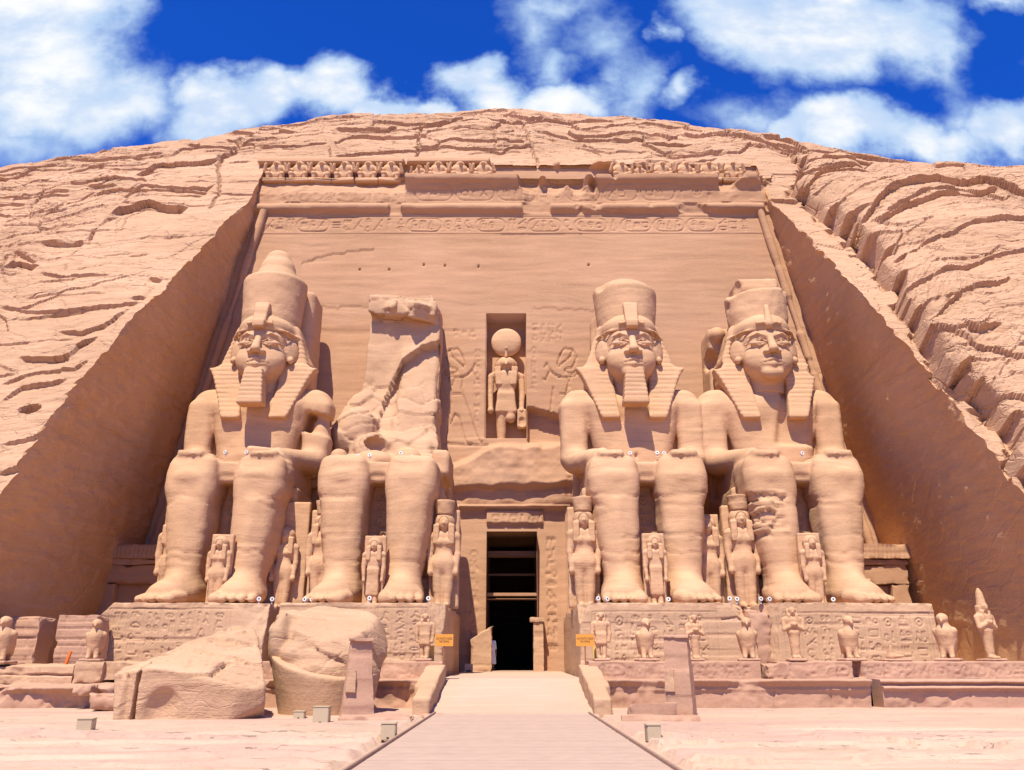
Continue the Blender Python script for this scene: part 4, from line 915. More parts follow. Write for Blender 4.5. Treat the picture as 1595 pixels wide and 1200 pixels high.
queen('queen_statue', 'eroded narrow figure against the right leg of the flat crowned colossus', 1106, 39.0, 805, 450, crown=False)
queen('queen_statue', 'badly worn figure on a slab right of the leftmost colossus', 440, 39.2, 822, 460, crown=False, slabw=1.15, slabh=5.9)
queen('queen_statue', 'weathered figure at the outer left edge of the leftmost colossus', 264, 38.2, 800, 470, crown=False)
queen('prince_statue', 'tiny wigged figure standing between the shins of the leftmost colossus', 338, 36.9, 836, 480, 'tiny figures between the shins', crown=False)
queen('prince_statue', 'tiny kilted figure between the shins of the broken colossus', 581, 36.9, 838, 490, 'tiny figures between the shins', crown=False, prince=True)
queen('prince_statue', 'tiny kilted figure between the shins of the flat crowned colossus', 1022, 36.9, 834, 500, 'tiny figures between the shins', crown=False, prince=True)
queen('prince_statue', 'tiny headless looking worn figure between the shins of the rightmost colossus', 1269, 36.9, 834, 510, 'tiny figures between the shins', crown=False)

# ------------------------------------------------------------------ falcon headed god in the niche
def niche_god():
    zb = 13.9; c = (-.36, 47.75, zb); t = thing('niche_statue', 'falcon headed god with large sun disc standing in the niche above the doorway', 'statue', c)
    v = Vol((-1.5, -1.1, -.1), (1.5, .9, 6.2), .045)
    v.cap((-.28, .1, .1), (-.28, 0, 2.1), .25, .32); v.cap((.28, -.15, 1.6), (.3, 0, 2.3), .3, .32, .1)
    v.box((0, -.05, 2.55), (.66, .38, .65), .12, .1, top=(.52, .34)); v.box((0, 0, 3.75), (.44, .32, .85), .2, .2, top=(.78, .40)); v.ell((0, -.1, 3.9), (.6, .32, .45), .2)
    v.cap((-.72, .05, 4.35), (.72, .05, 4.35), .26, .26, .15); v.cap((0, 0, 4.3), (0, 0, 5.0), .3, .28, .1)
    for s in (-1, 1):
        v.cap((s * .92, .05, 4.3), (s * .98, 0, 3.2), .22, .18, .1); v.cap((s * .98, 0, 3.2), (s * .93, -.2, 2.25), .18, .15, .06); v.ell((s * .93, -.25, 2.05), (.19, .2, .2), .05)
    v.ell((0, -.1, 5.1), (.42, .42, .38), .1); v.cap((0, -.45, 5.05), (0, -.72, 4.86), .15, .05, .06)
    V, F = v.net(); obj('body', mesh('body', weather(V, F, .02, 520, 2.5, .015), F, SM), t)
    w = Vol((-1.0, -.9, 3.6), (1.0, .9, 5.9), .045); w.ell((0, .08, 5.12), (.62, .5, .5)); w.box((0, .25, 4.7), (.66, .3, .6), .15, .1); w.ell((0, -.5, 5.05), (.36, .42, .36), .03, cut=True)
    for s in (-1, 1): w.box((s * .48, -.22, 4.25), (.2, .2, .62), .08, .06, shear=(s * .12, .1))
    obj('wig', sculpt(w, 'wig', SM, .02, 521, 2.5, .01), t)
    w = Vol((-1.2, -.6, 5.3), (1.2, .8, 7.9), .05); w.ell((0, .1, 6.6), (.94, .36, .94)); obj('sun_disc', sculpt(w, 'sun_disc', SM, .02, 522, 2, .01), t)
    w = Vol((-.3, -.8, 5.3), (.3, .3, 6.3), .03); w.cap((0, -.32, 5.5), (0, -.38, 6.0), .1, .08); w.ell((0, -.42, 6.02), (.09, .12, .09), .04); obj('cobra_emblem', sculpt(w, 'cobra_emblem', SM, .01, 523, 2, 0), t)
    w = Vol((.3, -.8, .9), (1.7, .9, 2.4), .04); w.box((.95, -.1, 1.55), (.28, .3, .6), .1); w.ell((.95, -.4, 1.3), (.2, .12, .3), .05, cut=True); obj('staff', sculpt(w, 'staff', SM, .04, 524, 2, 0), t)
niche_god()

# ------------------------------------------------------------------ row of baboons along the top
def baboon():
    t = thing('baboon_statue', 'x', 'statue')
    v = Vol((-1.0, -.85, -.05), (1.0, .6, 1.8), .045)
    v.ell((0, .05, .55), (.42, .40, .6)); v.ell((0, -.05, 1.0), (.46, .38, .38), .15); v.ell((0, -.12, 1.38), (.27, .28, .24), .1); v.cap((0, -.3, 1.32), (0, -.55, 1.26), .15, .11, .06)
    v.ell((0, .12, 1.15), (.5, .32, .45), .12)
    for s in (-1, 1):
        v.cap((s * .32, -.1, .5), (s * .42, -.45, .42), .2, .17, .08); v.cap((s * .42, -.45, .42), (s * .4, -.42, .08), .15, .12, .05)
        v.cap((s * .5, -.05, 1.0), (s * .68, -.28, .72), .15, .12, .05); v.cap((s * .68, -.28, .72), (s * .58, -.5, 1.22), .12, .09, .04)
        v.ell((s * .1, -.36, 1.43), (.06, .05, .04), .03, cut=True)
    V, F = v.net(); V = weather(V, F, .03, 530, 3, .02); obj('body', mesh('body', V, F, SM), t)
    b = Vol((-.9, -.8, -.35), (.9, .6, .1), .06); b.box((0, 0, -.13), (.7, .6, .15), .05); obj('plinth', sculpt(b, 'plinth', SM, .03, 531, 2, 0), t)
    return t
bab = baboon(); BG = 'carved baboons along the top of the facade'
BX = [(430, 'leftmost baboon of the row of six under the overhang'), (466, 'second baboon from the left in the row of six'), (500, 'third baboon from the left in the row of six'), (537, 'fourth baboon from the left in the row of six'), (573, 'fifth baboon from the left in the row of six'), (608, 'rightmost baboon of the row of six beside the vertical crack'),
      (653, 'broken baboon just right of the vertical crack, leftmost of the group of four'), (682, 'second baboon of the group of four right of the crack'), (716, 'third baboon of the group of four right of the crack'), (753, 'last baboon of the group of four, at the end of its recess'),
      (968, 'eroded baboon at the left end of the right hand row'), (997, 'stump of a baboon second in the right hand row'), (1032, 'baboon in the middle of the right hand row'), (1068, 'fourth baboon of the right hand row'), (1105, 'baboon next to last in the right hand row'), (1141, 'rightmost baboon set in a rounded rock recess')]
for i, (px, lab) in enumerate(BX):
    c = P(px, 284, 48.75); loc = (c[0], 48.75, 32.62); sc = (1.12, 1.0, .95) if px not in (653, 997) else (.8, 1, .75)
    if i == 0: o = bab; o.location = loc
    else: o = dup(bab, loc, R(((i * 37) % 11 - 5) * 1.5))
    o.scale = sc; o['label'] = lab; o['group'] = BG
# ------------------------------------------------------------------ ground, terrace, approach
def glines(*segs): return np.unique(np.concatenate([np.arange(a, b, s) for a, b, s in segs]).round(4))
gx = glines((-420, -60, 40), (-60, -26, 2), (-26, -16, .2), (-16, 16, .075), (16, 26, .2), (26, 60, 2), (60, 421, 40))
gy = glines((-420, -20, 40), (-20, 6, 2), (6, 11, .25), (11, 22, .055), (22, 31, .075), (31, 48, 1.0), (48, 300, 30))
X, Y = np.meshgrid(gx, gy); p = np.stack([X, Y, X * 0], -1).astype(np.float32)
near = sst(Y, 4, 10) * sst(33 - Y, 0, 2) * sst(30 - np.abs(X), 0, 4)
q = p * np.array([.33, .9, 1], np.float32); wy = Y + 1.1 * fbm(p * np.array([.16, .3, 1], np.float32), 3, 605) + .25 * vn(p * np.array([.9, 1.5, 1], np.float32), 606)
v1, b1 = cells((X + .7 * vn(p * .7, 601)) / 3.2, wy / .75, 600); v2, b2 = cells((X + .3 * vn(p * 2, 604)) / 1.1, wy / .28, 602)
lay = wy / 1.35; step = np.floor(lay) + sst(lay - np.floor(lay), .0, .10)
zig = .07 * (step - lay) + .04 * v1 + .022 * v2 + .010 * fbm(q * 4, 3, 603) - .025 * (1 - sst(b2, 0, .08)) * (vn(p * .8, 608) > .1)
sandm = sst(Y + 1.1 * vn(p * .35, 610) + np.where(X > 0, -.4, .2), 19.3, 20.6)
zg = near * (zig * (1 - .85 * sandm) + .015 * fbm(p * .8, 3, 611) * sandm + .02 + .03 * sandm)
for pts, dep in (([(905, 1162), (985, 1170), (1060, 1163), (1110, 1166)], .10), ([(1035, 1155), (1110, 1160)], .1), ([(1280, 1158), (1380, 1160), (1430, 1166), (1500, 1166), (1595, 1174)], .14), ([(1080, 1190), (1150, 1197), (1200, 1192)], .1),
                 ([(1330, 1195), (1400, 1188), (1500, 1192)], .1), ([(0, 1150), (60, 1148), (130, 1150)], .08), ([(200, 1150), (300, 1158), (380, 1155), (450, 1160), (590, 1160)], .08), ([(20, 1175), (100, 1168)], .05), ([(360, 1190), (450, 1185)], .05), ([(300, 1180), (420, 1178)], .05)):
    g = []
    for a in pts: r = ray(*a); t = -EYE / r[2]; g.append((r[0] * t, r[1] * t))
    m = (X > g[0][0]) & (X < g[-1][0]); t = np.interp(X, [a[0] for a in g], [a[1] for a in g]) + .22 * vn(p * np.array([1.8, 0, 0], np.float32), 612) - Y
    zg = zg + np.where(m & (t < 0), dep * .8 * np.exp(np.minimum(t, 0) / .9), 0) - np.where(m & (t > 0), dep * .35 * np.exp(-np.maximum(t, 0) / .25), 0)
zg = np.where(np.abs(X) < 2.7, np.minimum(zg, .0) - .03, zg)
ground = struct(obj('ground', mesh('ground', np.stack([X, Y, zg], -1).reshape(-1, 3), gridF(*X.shape), M['ground'])))

def sheet(name, fn, xs, ys, mat):
    X, Y = np.meshgrid(xs, ys); G = np.stack([X, Y, fn(X, Y)], -1)
    return struct(obj(name, mesh(name, G.reshape(-1, 3), gridF(*X.shape), mat)))
sheet('terrace', lambda X, Y: .93 + .02 * fbm(np.stack([X, Y, X * 0], -1), 3, 620), np.arange(-21.6, 21.6, .3), np.arange(32.25, 46.2, .3), M['sand'])
def rampz(Y): return np.interp(Y, [25.6, 26.6, 32.0, 34.0, 46.2], [.03, .10, .975, .985, 1.10])
sheet('ramp', lambda X, Y: rampz(Y) + .012 * fbm(np.stack([X, Y * 2, X * 0], -1), 3, 621) - .03 * sum(np.exp(-((Y - y0 - .12 * vn(np.stack([X * .8, X * 0 + y0, X * 0], -1), 622)) / .05) ** 2) for y0 in (27.6, 28.9, 30.3, 31.6, 33.5)) * (vn(np.stack([X * 1.2, Y, X * 0], -1), 623) > -.2), np.arange(-2.55, 2.56, .1), np.arange(25.6, 46.3, .045), M['sand'])
struct(obj('doorstep', boxmesh('doorstep', (-1.9, 44.9, .9), (1.9, 47.0, 1.125), M['sand'], .02)))
# boardwalk of cross planks between two edge boards
wood = plain('weathered_boards', (.44, .305, .215), .8, 0, .16, 3.)
mb = MB(); rr = random.Random(3); y = 3.0; k = 0
cube = np.array([[0, 1, 2, 3], [7, 6, 5, 4], [0, 4, 5, 1], [1, 5, 6, 2], [2, 6, 7, 3], [3, 7, 4, 0]])
while y < 26.4:
    w = .21; a, b = y, min(y + w - .008, 26.5); z0 = .075 + rr.uniform(-.002, .002); x0, x1 = -2.28 + rr.uniform(-.01, .01), 2.28 + rr.uniform(-.01, .01)
    mb.add([(x0, a, z0 - .04), (x0, b, z0 - .04), (x1, b, z0 - .04), (x1, a, z0 - .04), (x0, a, z0), (x0, b, z0), (x1, b, z0), (x1, a, z0)], cube[:, ::-1] if False else np.array([[0, 1, 2, 3], [4, 7, 6, 5], [0, 4, 5, 1], [1, 5, 6, 2], [2, 6, 7, 3], [3, 7, 4, 0]])); y += w
walk = struct(obj('boardwalk_path', mb.done('boardwalk', wood, False)))
edge = plain('edge_board_wood', (.33, .20, .13), .8, 0, .2, 6.)
for s in (-1, 1): obj('edge_board', boxmesh('edge_board', (s * 2.31 - .03, 3, .0), (s * 2.31 + .03, 26.5, .125), edge, .008), walk)

# ------------------------------------------------------------------ carved blocks
def cblock(lo, hi, mat, step=.05, amp=.03, chip=.12, seed=0, carve=None, cuts=(), name='block', taper=None, back=.25):
    lo = np.array(lo, float); hi = np.array(hi, float); base = np.array([(lo[0] + hi[0]) / 2, (lo[1] + hi[1]) / 2, lo[2]])
    ax = [np.linspace(lo[i], hi[i], max(3, int((hi[i] - lo[i]) / s) + 1)) for i, s in ((0, step), (1, step * 2), (2, step))]
    cvD = None
    if carve: cv = Carve(ax[0], ax[2]); carve(cv); cvD = cv.D
    def warp(G):
        d = np.sort(np.stack([G[..., i] - lo[i] for i in range(3)] + [hi[i] - G[..., i] for i in range(3)], -1), -1)
        e = d[..., 1]
        p = G.astype(np.float32); n = np.maximum(fbm(p * 2.2, 3, seed) + .25, 0); c = (lo + hi) / 2
        drc = c - G; drc = drc / np.maximum(np.abs(drc).max(-1, keepdims=True), 1e-6)
        fx = [np.minimum(G[..., i] - lo[i], hi[i] - G[..., i]) for i in range(3)]
        dirv = np.stack([np.where(G[..., i] - lo[i] < hi[i] - G[..., i], 1, -1) * np.exp(-fx[i] / .14) for i in range(3)], -1)
        k = (chip * n * np.exp(-e / .16))[..., None]
        o = G + dirv * k + amp * np.stack([fbm(p * 1.1 + 9 * i, 3, seed + 3 + i) for i in range(3)], -1)
        b = vn(np.stack([p[..., 0] * .35, p[..., 1] * .35, p[..., 2] * 5], -1), seed + 8); o[..., 1] += .03 * sst(b, .2, .6)
        if taper: t = (G[..., 2] - lo[2]) / (hi[2] - lo[2]); o[..., 0] = base[0] + (o[..., 0] - base[0]) * (1 + (taper - 1) * t); o[..., 1] = base[1] + (o[..., 1] - base[1]) * (1 + (taper - 1) * t)
        for pt, nr in cuts:
            nr = np.array(nr, float) / np.linalg.norm(nr); s_ = ((o - np.array(pt)) * nr).sum(-1) + .10 * fbm(p * 1.6, 3, seed + 20); o = o - np.maximum(s_, 0)[..., None] * nr
        return o - base
    mb = MB(); x, y, z = ax
    X, Z = np.meshgrid(x, z); G = warp(np.stack([X, X * 0 + lo[1], Z], -1))
    if cvD is not None: m = np.minimum(np.minimum(X - lo[0], hi[0] - X), np.minimum(Z - lo[2], hi[2] - Z)); G[..., 1] += cvD * sst(m, 0, .08)
    mb.grid(G); mb.grid(warp(np.stack([X, X * 0 + hi[1], Z], -1)), True)
    Yg, Z = np.meshgrid(y, z); mb.grid(warp(np.stack([Yg * 0 + lo[0], Yg, Z], -1)), True); mb.grid(warp(np.stack([Yg * 0 + hi[0], Yg, Z], -1)))
    X, Yg = np.meshgrid(x, y); mb.grid(warp(np.stack([X, Yg, X * 0 + hi[2]], -1))); mb.grid(warp(np.stack([X, Yg, X * 0 + lo[2]], -1)), True)
    return mb.done(name, mat), base
def block_thing(name, label, cat, lo, hi, mat, rotz=0, group=None, **kw):
    me, b = cblock(lo, hi, mat, name=name, **kw); o = obj(name, me, None, b); o.rotation_euler = (0, 0, R(rotz)); return tag(o, label, cat, group)
def col_carve(seed, x0, x1, z0, z1, cw=.62, frame=True, lw=.022, dp=.042):
    def f(cv):
        if frame: cv.line([(x0 - .1, z0 - .05), (x1 + .1, z0 - .05), (x1 + .1, z1 + .06), (x0 - .1, z1 + .06), (x0 - .1, z0 - .05)], lw, dp * .7)
        columns(cv, random.Random(seed), x0, x1, z0, z1, cw, lw, dp)
    return f
PG = 'inscribed pedestals under the colossi'
block_thing('pedestal', 'inscribed pedestal under the leftmost colossus, partly hidden by a fallen boulder', 'pedestal', (-16.9, 34.9, .8), (-10.1, 46.0, 3.87), M['block'], seed=701, step=.036, carve=col_carve(701, -16.4, -11.6, 1.3, 3.55, .68), cuts=[((-16.6, 35, 3.6), (-1, -.2, 1)), ((-10.6, 35, 3.0), (.5, -1, .35))], group=PG)
block_thing('pedestal', 'inscribed pedestal under the broken colossus, right of the fallen crown', 'pedestal', (-9.6, 34.9, .8), (-2.75, 46.0, 3.87), M['block'], seed=711, step=.036, carve=col_carve(711, -5.5, -3.6, 1.3, 3.6, .62), cuts=[((-3.2, 35, 3.5), (.8, -1, .5))], group=PG)
def c3(cv):
    col_carve(721, 3.4, 8.3, 1.3, 3.45, .66)(cv); r_ = random.Random(4)
    cv.line([(8.6, 3.2), (9.2, 3.3), (9.6, 2.9), (9.7, 1.4)], .035, .05)
block_thing('pedestal', 'inscribed pedestal with a broken upper right corner under the flat crowned colossus', 'pedestal', (2.75, 34.9, .8), (9.95, 46.0, 3.87), M['block'], seed=721, step=.036, carve=c3, cuts=[((8.9, 34.9, 3.7), (.75, -.45, .75)), ((3.0, 35, 3.4), (-.9, -.5, .6))], group=PG)
block_thing('pedestal', 'inscribed pedestal with a rough pitted left end under the rightmost colossus', 'pedestal', (10.35, 34.9, .8), (17.4, 46.0, 3.87), M['block'], seed=731, step=.036, carve=col_carve(731, 11.2, 17.0, 1.3, 3.4, .64), cuts=[((10.8, 35, 2.6), (-1, -.7, .1))], group=PG)
block_thing('boulder', 'dark pitted rock wedged in the gap between the two right pedestals', 'rock', (9.75, 35.15, .8), (10.75, 36.6, 3.55), M['pink'], seed=741, amp=.14, chip=.3)

def profile_wall(name, label, cat, x0, x1, prof, mat, seed, carve=None, zc=(0, 0), worn=.5, group=None, cols=.045, amp=.03, gaps=()):
    """a long low wall: a profile (y,z) from its foot over its top to its back, swept along x"""
    pts = [prof[0]]
    for a, b in zip(prof[:-1], prof[1:]):
        n = max(1, int(math.hypot(b[0] - a[0], b[1] - a[1]) / .045)); pts += [(a[0] + (b[0] - a[0]) * k / n, a[1] + (b[1] - a[1]) * k / n) for k in range(1, n + 1)]
    pts = np.array(pts); xs = np.arange(x0, x1 + .001, cols); base = np.array([(x0 + x1) / 2, prof[0][0], 0.])
    X = np.repeat(xs[None], len(pts), 0); Y = np.repeat(pts[:, :1], len(xs), 1); Z = np.repeat(pts[:, 1:], len(xs), 1); p = np.stack([X, Y, Z], -1).astype(np.float32)
    if carve is not None:
        nf = int(np.argmax(pts[:, 1] > zc[1])); cv = Carve(xs, pts[:nf, 1]); carve(cv); Y[:nf] += cv.D
    w = np.maximum(fbm(p * np.array([.9, .4, .9], np.float32), 4, seed) - .05, 0) * worn * 2
    top = pts[:, 1].max(); Yb = prof[0][0] + .12
    fr = (np.arange(len(pts)) < np.argmax(pts[:, 1]) + 3)[:, None]
    Y = np.where(fr, Y + w * np.maximum(Yb - Y, 0) * 2 + .10 * w * sst(Z, top - .35, top), Y); Z = Z - .16 * w * sst(Z, top - .3, top) * worn
    for g0, g1, zt in gaps: m = sst(X, g0 - .05, g0 + .02) * sst(g1 - X, -.05, .02); Y = Y + np.where(fr & (Z > zt), m * .55, 0)
    G = np.stack([X, Y, Z], -1) + amp * np.stack([0 * X, fbm(p * 2, 3, seed + 1), .6 * fbm(p * 2, 3, seed + 2)], -1)
    j, bb = cells(X / 1.9, Z / 50 + 5, seed + 4); G[..., 1] += np.where(fr, .03 * (1 - sst(bb, 0, .05)) + .02 * j, 0)
    mb = MB(); mb.grid(G - base); 
    for col, fl in ((0, True), (-1, False)):
        c = G[:, col]; in_ = c.copy(); in_[:, 1] = c[:, 1].max(); mb.grid(np.stack([c, in_], 1) - base, flip=fl)
    o = obj(name, mb.done(name, mat), None, base); return tag(o, label, cat, group)
def bandcarve(seed, x0, x1, z0, z1): return lambda cv: band(cv, random.Random(seed), x0, x1, z0, z1, .022, .035, .15)
PL = [(30.0, -.15), (30.0, .55), (29.97, .60), (29.93, .66), (29.97, .72), (29.9, .8), (29.78, .9), (29.76, .97), (30.2, .985), (31.05, .985)]
PU = [(31.0, .93), (31.0, 1.56), (32.3, 1.57), (32.3, .9)]
profile_wall('terrace_wall', 'low pink terrace wall with projecting lip right of the ramp', 'wall', 2.95, 12.3, PL, M['pink'], 801, worn=.45)
profile_wall('terrace_wall', 'low terrace wall with worn lip at the far right behind the bright ground', 'wall', 12.75, 24.5, [(30.15, -.15), (30.15, .62), (30.0, .66), (30.0, .74), (30.3, .76), (30.3, .82), (30.15, .88), (30.2, .97), (31.05, .98)], M['pink'], 805, worn=.6)
profile_wall('parapet', 'inscribed parapet carrying falcons and small statues right of the ramp', 'wall', 2.75, 8.9, PU, M['pink'], 811, bandcarve(811, 3.1, 8.7, 1.05, 1.45), (.93, 1.52), worn=.4)
profile_wall('parapet', 'inscribed parapet in front of the rightmost pedestal', 'wall', 9.5, 24.5, PU, M['pink'], 815, bandcarve(815, 9.8, 23, 1.05, 1.45), (.93, 1.52), worn=.5, gaps=((12.2, 12.5, 1.0),))
profile_wall('terrace_wall', 'short low terrace wall between the fallen crown and the ramp', 'wall', -9.6, -2.7, PL, M['pink'], 821, worn=.7)
profile_wall('parapet', 'inscribed parapet between the fallen crown and the ramp', 'wall', -9.6, -2.45, PU, M['pink'], 825, bandcarve(825, -9.3, -2.7, 1.05, 1.45), (.93, 1.52), worn=.5)
profile_wall('terrace_wall', 'ruined low terrace wall at the far left behind the floodlight box', 'wall', -24.5, -10.0, [(30.0, -.15), (30.0, .52), (29.8, .66), (29.8, .74), (30.4, .80), (31.05, .84)], M['pink'], 831, worn=.9, amp=.05)
profile_wall('parapet', 'worn layered parapet at the far left with a falcon on its end', 'wall', -24.5, -15.6, [(31.0, .8), (31.0, 1.05), (31.12, 1.1), (31.0, 1.15), (31.02, 1.42), (32.3, 1.48), (32.3, .8)], M['block'], 835, worn=.9, amp=.06)
profile_wall('parapet', 'worn parapet left of the fallen boulder', 'wall', -14.6, -9.7, PU, M['block'], 837, worn=.8, amp=.05)
block_thing('stone_block', 'squared block under the small falcon at the left', 'stone block', (-15.5, 30.8, .8), (-14.5, 32.2, 1.56), M['block'], seed=841)
SB = 'loose stone blocks before the left terrace wall'
for i, (px, py, Y, w, h, rz, lab) in enumerate(((163, 1104, 28.2, .95, .52, 6, 'tilted squared block leaning at the foot of the left terrace wall'), (178, 1080, 29.3, 1.0, .35, -4, 'pale flat block lying on the rubble left of the boulder'), (130, 1082, 29.4, .7, .4, 10, 'small broken block under the falcon block'), (197, 1098, 28.8, .6, .5, 25, 'rough block touching the left end of the boulder'))):
    r = ray(px, py); x = r[0] / r[1] * Y; zb = max(-.02, EYE + r[2] / r[1] * Y - .05)
    block_thing('stone_block', lab, 'stone block', (x - w / 2, Y - .35, zb), (x + w / 2, Y + .5, zb + h), M['pink'], rz, SB, seed=850 + i * 7, chip=.2, amp=.05)
block_thing('stone_block', 'rounded boulder like block bridging the parapet gap between the right pedestals', 'stone block', (8.95, 30.75, .95), (10.0, 32.0, 1.5), M['pink'], seed=861, chip=.3, amp=.05)
# ramp side walls
def balustrade(s, lab):
    x0, x1 = (2.42, 2.98) if s > 0 else (-2.98, -2.42); v = Vol((x0 - .3, 25.6, -.3), (x1 + .3, 32.3, 1.9), .05)
    v.box(((x0 + x1) / 2, 28.9, .3), (.27, 2.75, .95), .06, 0)
    v.plane((0, 26.3, .55), (0, -.19, 1), .08)
    v.box(((x0 + x1) / 2, 28.2, .62), (.40, .03, .6), .0, .02, cut=True) if False else None
    v.box(((x0 + x1) / 2 + s * .05, 29.6, .55), (.34, 1.9, .9), .05, .05); v.plane((0, 26.3, .62), (0, -.17, 1), .08)
    V, F = v.net(); V = weather(V, F, .05, 870 + s, 1.6, .03); b = np.array([(x0 + x1) / 2, 28.9, 0])
    tag(obj('balustrade', mesh('balustrade', V - b, F, M['block']), None, b), lab, 'balustrade')
balustrade(-1, 'sloping stone side wall along the left of the ramp'); balustrade(1, 'sloping stone side wall along the right of the ramp')

# ------------------------------------------------------------------ fallen pieces of the broken colossus
def fallen_torso():
    b = np.array([-8.75, 25.6, 0.]); v = Vol((-3.2, -2.6, -.4), (3.0, 3.0, 3.6), .055)
    v.box((0, .1, 1.4), (2.75, 2.4, 1.9), .03)
    v.plane((0, -1.7, 1.28), (.10, -.50, .9), .03); v.plane((.3, .3, 2.35), (-.30, -.26, 1), .06); v.plane((.6, 1.0, 2.55), (.05, -.16, 1), .05); v.plane((1.2, -1.2, 1.25), (.25, -.75, .8), .05)
    v.plane((-2.28, -1.5, 1.35), (-1, -.1, -.20), .03); v.plane((1.92, -1.2, .5), (1, .42, .12), .06); v.plane((1.3, -1.55, .5), (.5, -1, -.25), .06); v.plane((1.9, -1.0, .3), (.7, -.5, -1), .06)
    v.plane((0, -1.72, .8), (.08, -1, -.10), .03); v.plane((-2.3, .6, 1.5), (-.7, .1, 1), .05); v.plane((-1.9, -1.75, 1.0), (-.6, -1, .1), .03)
    v.box((-1.47, -1.75, .45), (.055, .75, 1.3), .0, .0, cut=True, rot=rotm('y', 3)); v.box((-1.72, -2.05, .45), (.28, .28, 1.6), .0, .0, cut=True, rot=rotm('z', 40))
    v.ell((-.75, -2.25, .25), (.62, .75, .85), .08, cut=True, rot=rotm('y', 22)); v.plane((1.0, 1.5, 2.4), (.32, .25, 1), .08)
    v.box((.75, -2.15, .72), (.9, .42, .28), .0, .08, cut=True, rot=rotm('y', -12))
    v.plane((0, 0, -.15), (0, 0, -1))
    def fn(V, F):
        N = vnormals(V, F); q = V
        c, bb = cells(q[:, 0] / 2.2 + .3 * vn(q * .8, 1), (q[:, 1] + q[:, 2]) / .6 + .4 * vn(q * .6, 2), 3); c2, b2 = cells(q[:, 0] / .8, (q[:, 1] + q[:, 2]) / .28 + .3 * vn(q, 4), 6)
        up = sst(N[:, 2], .3, .7)
        return V + N * (up * (.07 * c + .03 * c2 - .13 * (1 - sst(bb, 0, .06))) + .025 * fbm(q * 1.3, 3, 5))[:, None]
    tag(obj('fallen_boulder', sculpt(v, 'fallen_boulder', M['boulder'], .022, 880, 1.6, .03, fn=fn), None, b), 'huge angular boulder broken from the statue, with a split left end, lying on the ground', 'boulder')
fallen_torso()
def fallen_crown():
    b = np.array([-5.75, 27.1, 0.]); t = thing('fallen_fragment', 'massive fallen crown of the broken colossus, a tapered drum capped by rough rock', 'boulder', b)
    rx = rotm('x', -7)
    v = Vol((-2.3, -2.4, -.4), (2.3, 2.4, 2.6), .06)
    v.cap((.05, 0, -.8), (0, -.05, 1.75), 1.22, 1.74); v.plane((0, 0, 1.66), (.20, -.30, 1), .05)
    v.plane((0, 0, -.12), (0, 0, -1))
    def f1(V, F):
        a = np.arctan2(V[:, 1], V[:, 0]); rim = 1.55 - .12 * np.cos(a) ; return V
    obj('drum', sculpt(v, 'drum', M['block'], .035, 890, 1.0, .03), t)
    v = Vol((-2.4, -2.4, 1.0), (2.4, 2.6, 3.8), .06)
    v.box((0, .1, 1.7), (1.3, 1.3, .5), .5, .1)
    v.cap((.05, .1, 1.2), (.1, .3, 2.2), 1.55, 1.38, .1); v.ell((.1, .3, 2.2), (1.5, 1.45, 1.25), .1); v.ell((1.05, .4, 2.1), (.75, .9, .9), .2); v.ell((-1.35, .3, 2.2), (.45, .8, .95), .15)
    v.plane((0, -1.05, 2.3), (.06, -.5, 1), .06); v.plane((0, .6, 3.3), (.05, -.12, 1), .2); v.plane((0, -1.42, 1.9), (.1, -1, .1), .06); v.plane((1.5, 0, 2.5), (1, -.3, .3), .2)
    v.ell((-1.45, -.2, 2.1), (.4, .7, .9), .12)
    def fn(V, F):
        N = vnormals(V, F); c, bb = cells(V[:, 0] / 1.4 + .4 * vn(V * .9, 1), (V[:, 1] + V[:, 2]) / .9 + .4 * vn(V, 2), 13); return V + N * (.06 * c + .06 * fbm(V, 3, 5))[:, None]
    obj('upper_rock', sculpt(v, 'upper_rock', M['boulder'], .05, 895, 1.3, .03, fn=fn), t)
fallen_crown()

# ------------------------------------------------------------------ falcons and small standing statues on the parapet
def falcon_mesh(seed, head=True):
    v = Vol((-.55, -.6, -.05), (.55, .75, 1.5), .03)
    v.ell((0, .02, .62), (.29, .27, .48)); v.ell((0, -.06, .80), (.26, .23, .26), .1); v.cap((0, .2, .5), (0, .38, .05), .2, .1, .1, sc=(1, .6, 1))
    for s in (-1, 1): v.cap((s * .25, .04, .85), (s * .17, .26, .22), .13, .07, .06); v.cap((s * .12, -.08, .3), (s * .13, -.12, .05), .10, .09, .05); v.cap((s * .13, -.1, .05), (s * .13, -.28, .04), .07, .05, .04)
    if head: v.cap((0, -.05, .95), (0, -.06, 1.2), .17, .14, .08); v.ell((0, -.07, 1.26), (.18, .21, .17), .05); v.cap((0, -.24, 1.25), (0, -.35, 1.16), .06, .025, .04)
    V, F = v.net(); return mesh('body', weather(V, F, .02, seed, 4, .01), F, SM)
def base_mesh(w, d, h, seed):
    v = Vol((-w / 2 - .1, -d / 2 - .1, -.1), (w / 2 + .1, d / 2 + .1, h + .1), .04); v.box((0, 0, h / 2), (w / 2, d / 2, h / 2), .02); return sculpt(v, 'plinth', M['pink'], .03, seed, 3, 0)
FG = 'small falcon statues along the terrace'
fm = falcon_mesh(900); pm = base_mesh(.75, .8, .09, 905)
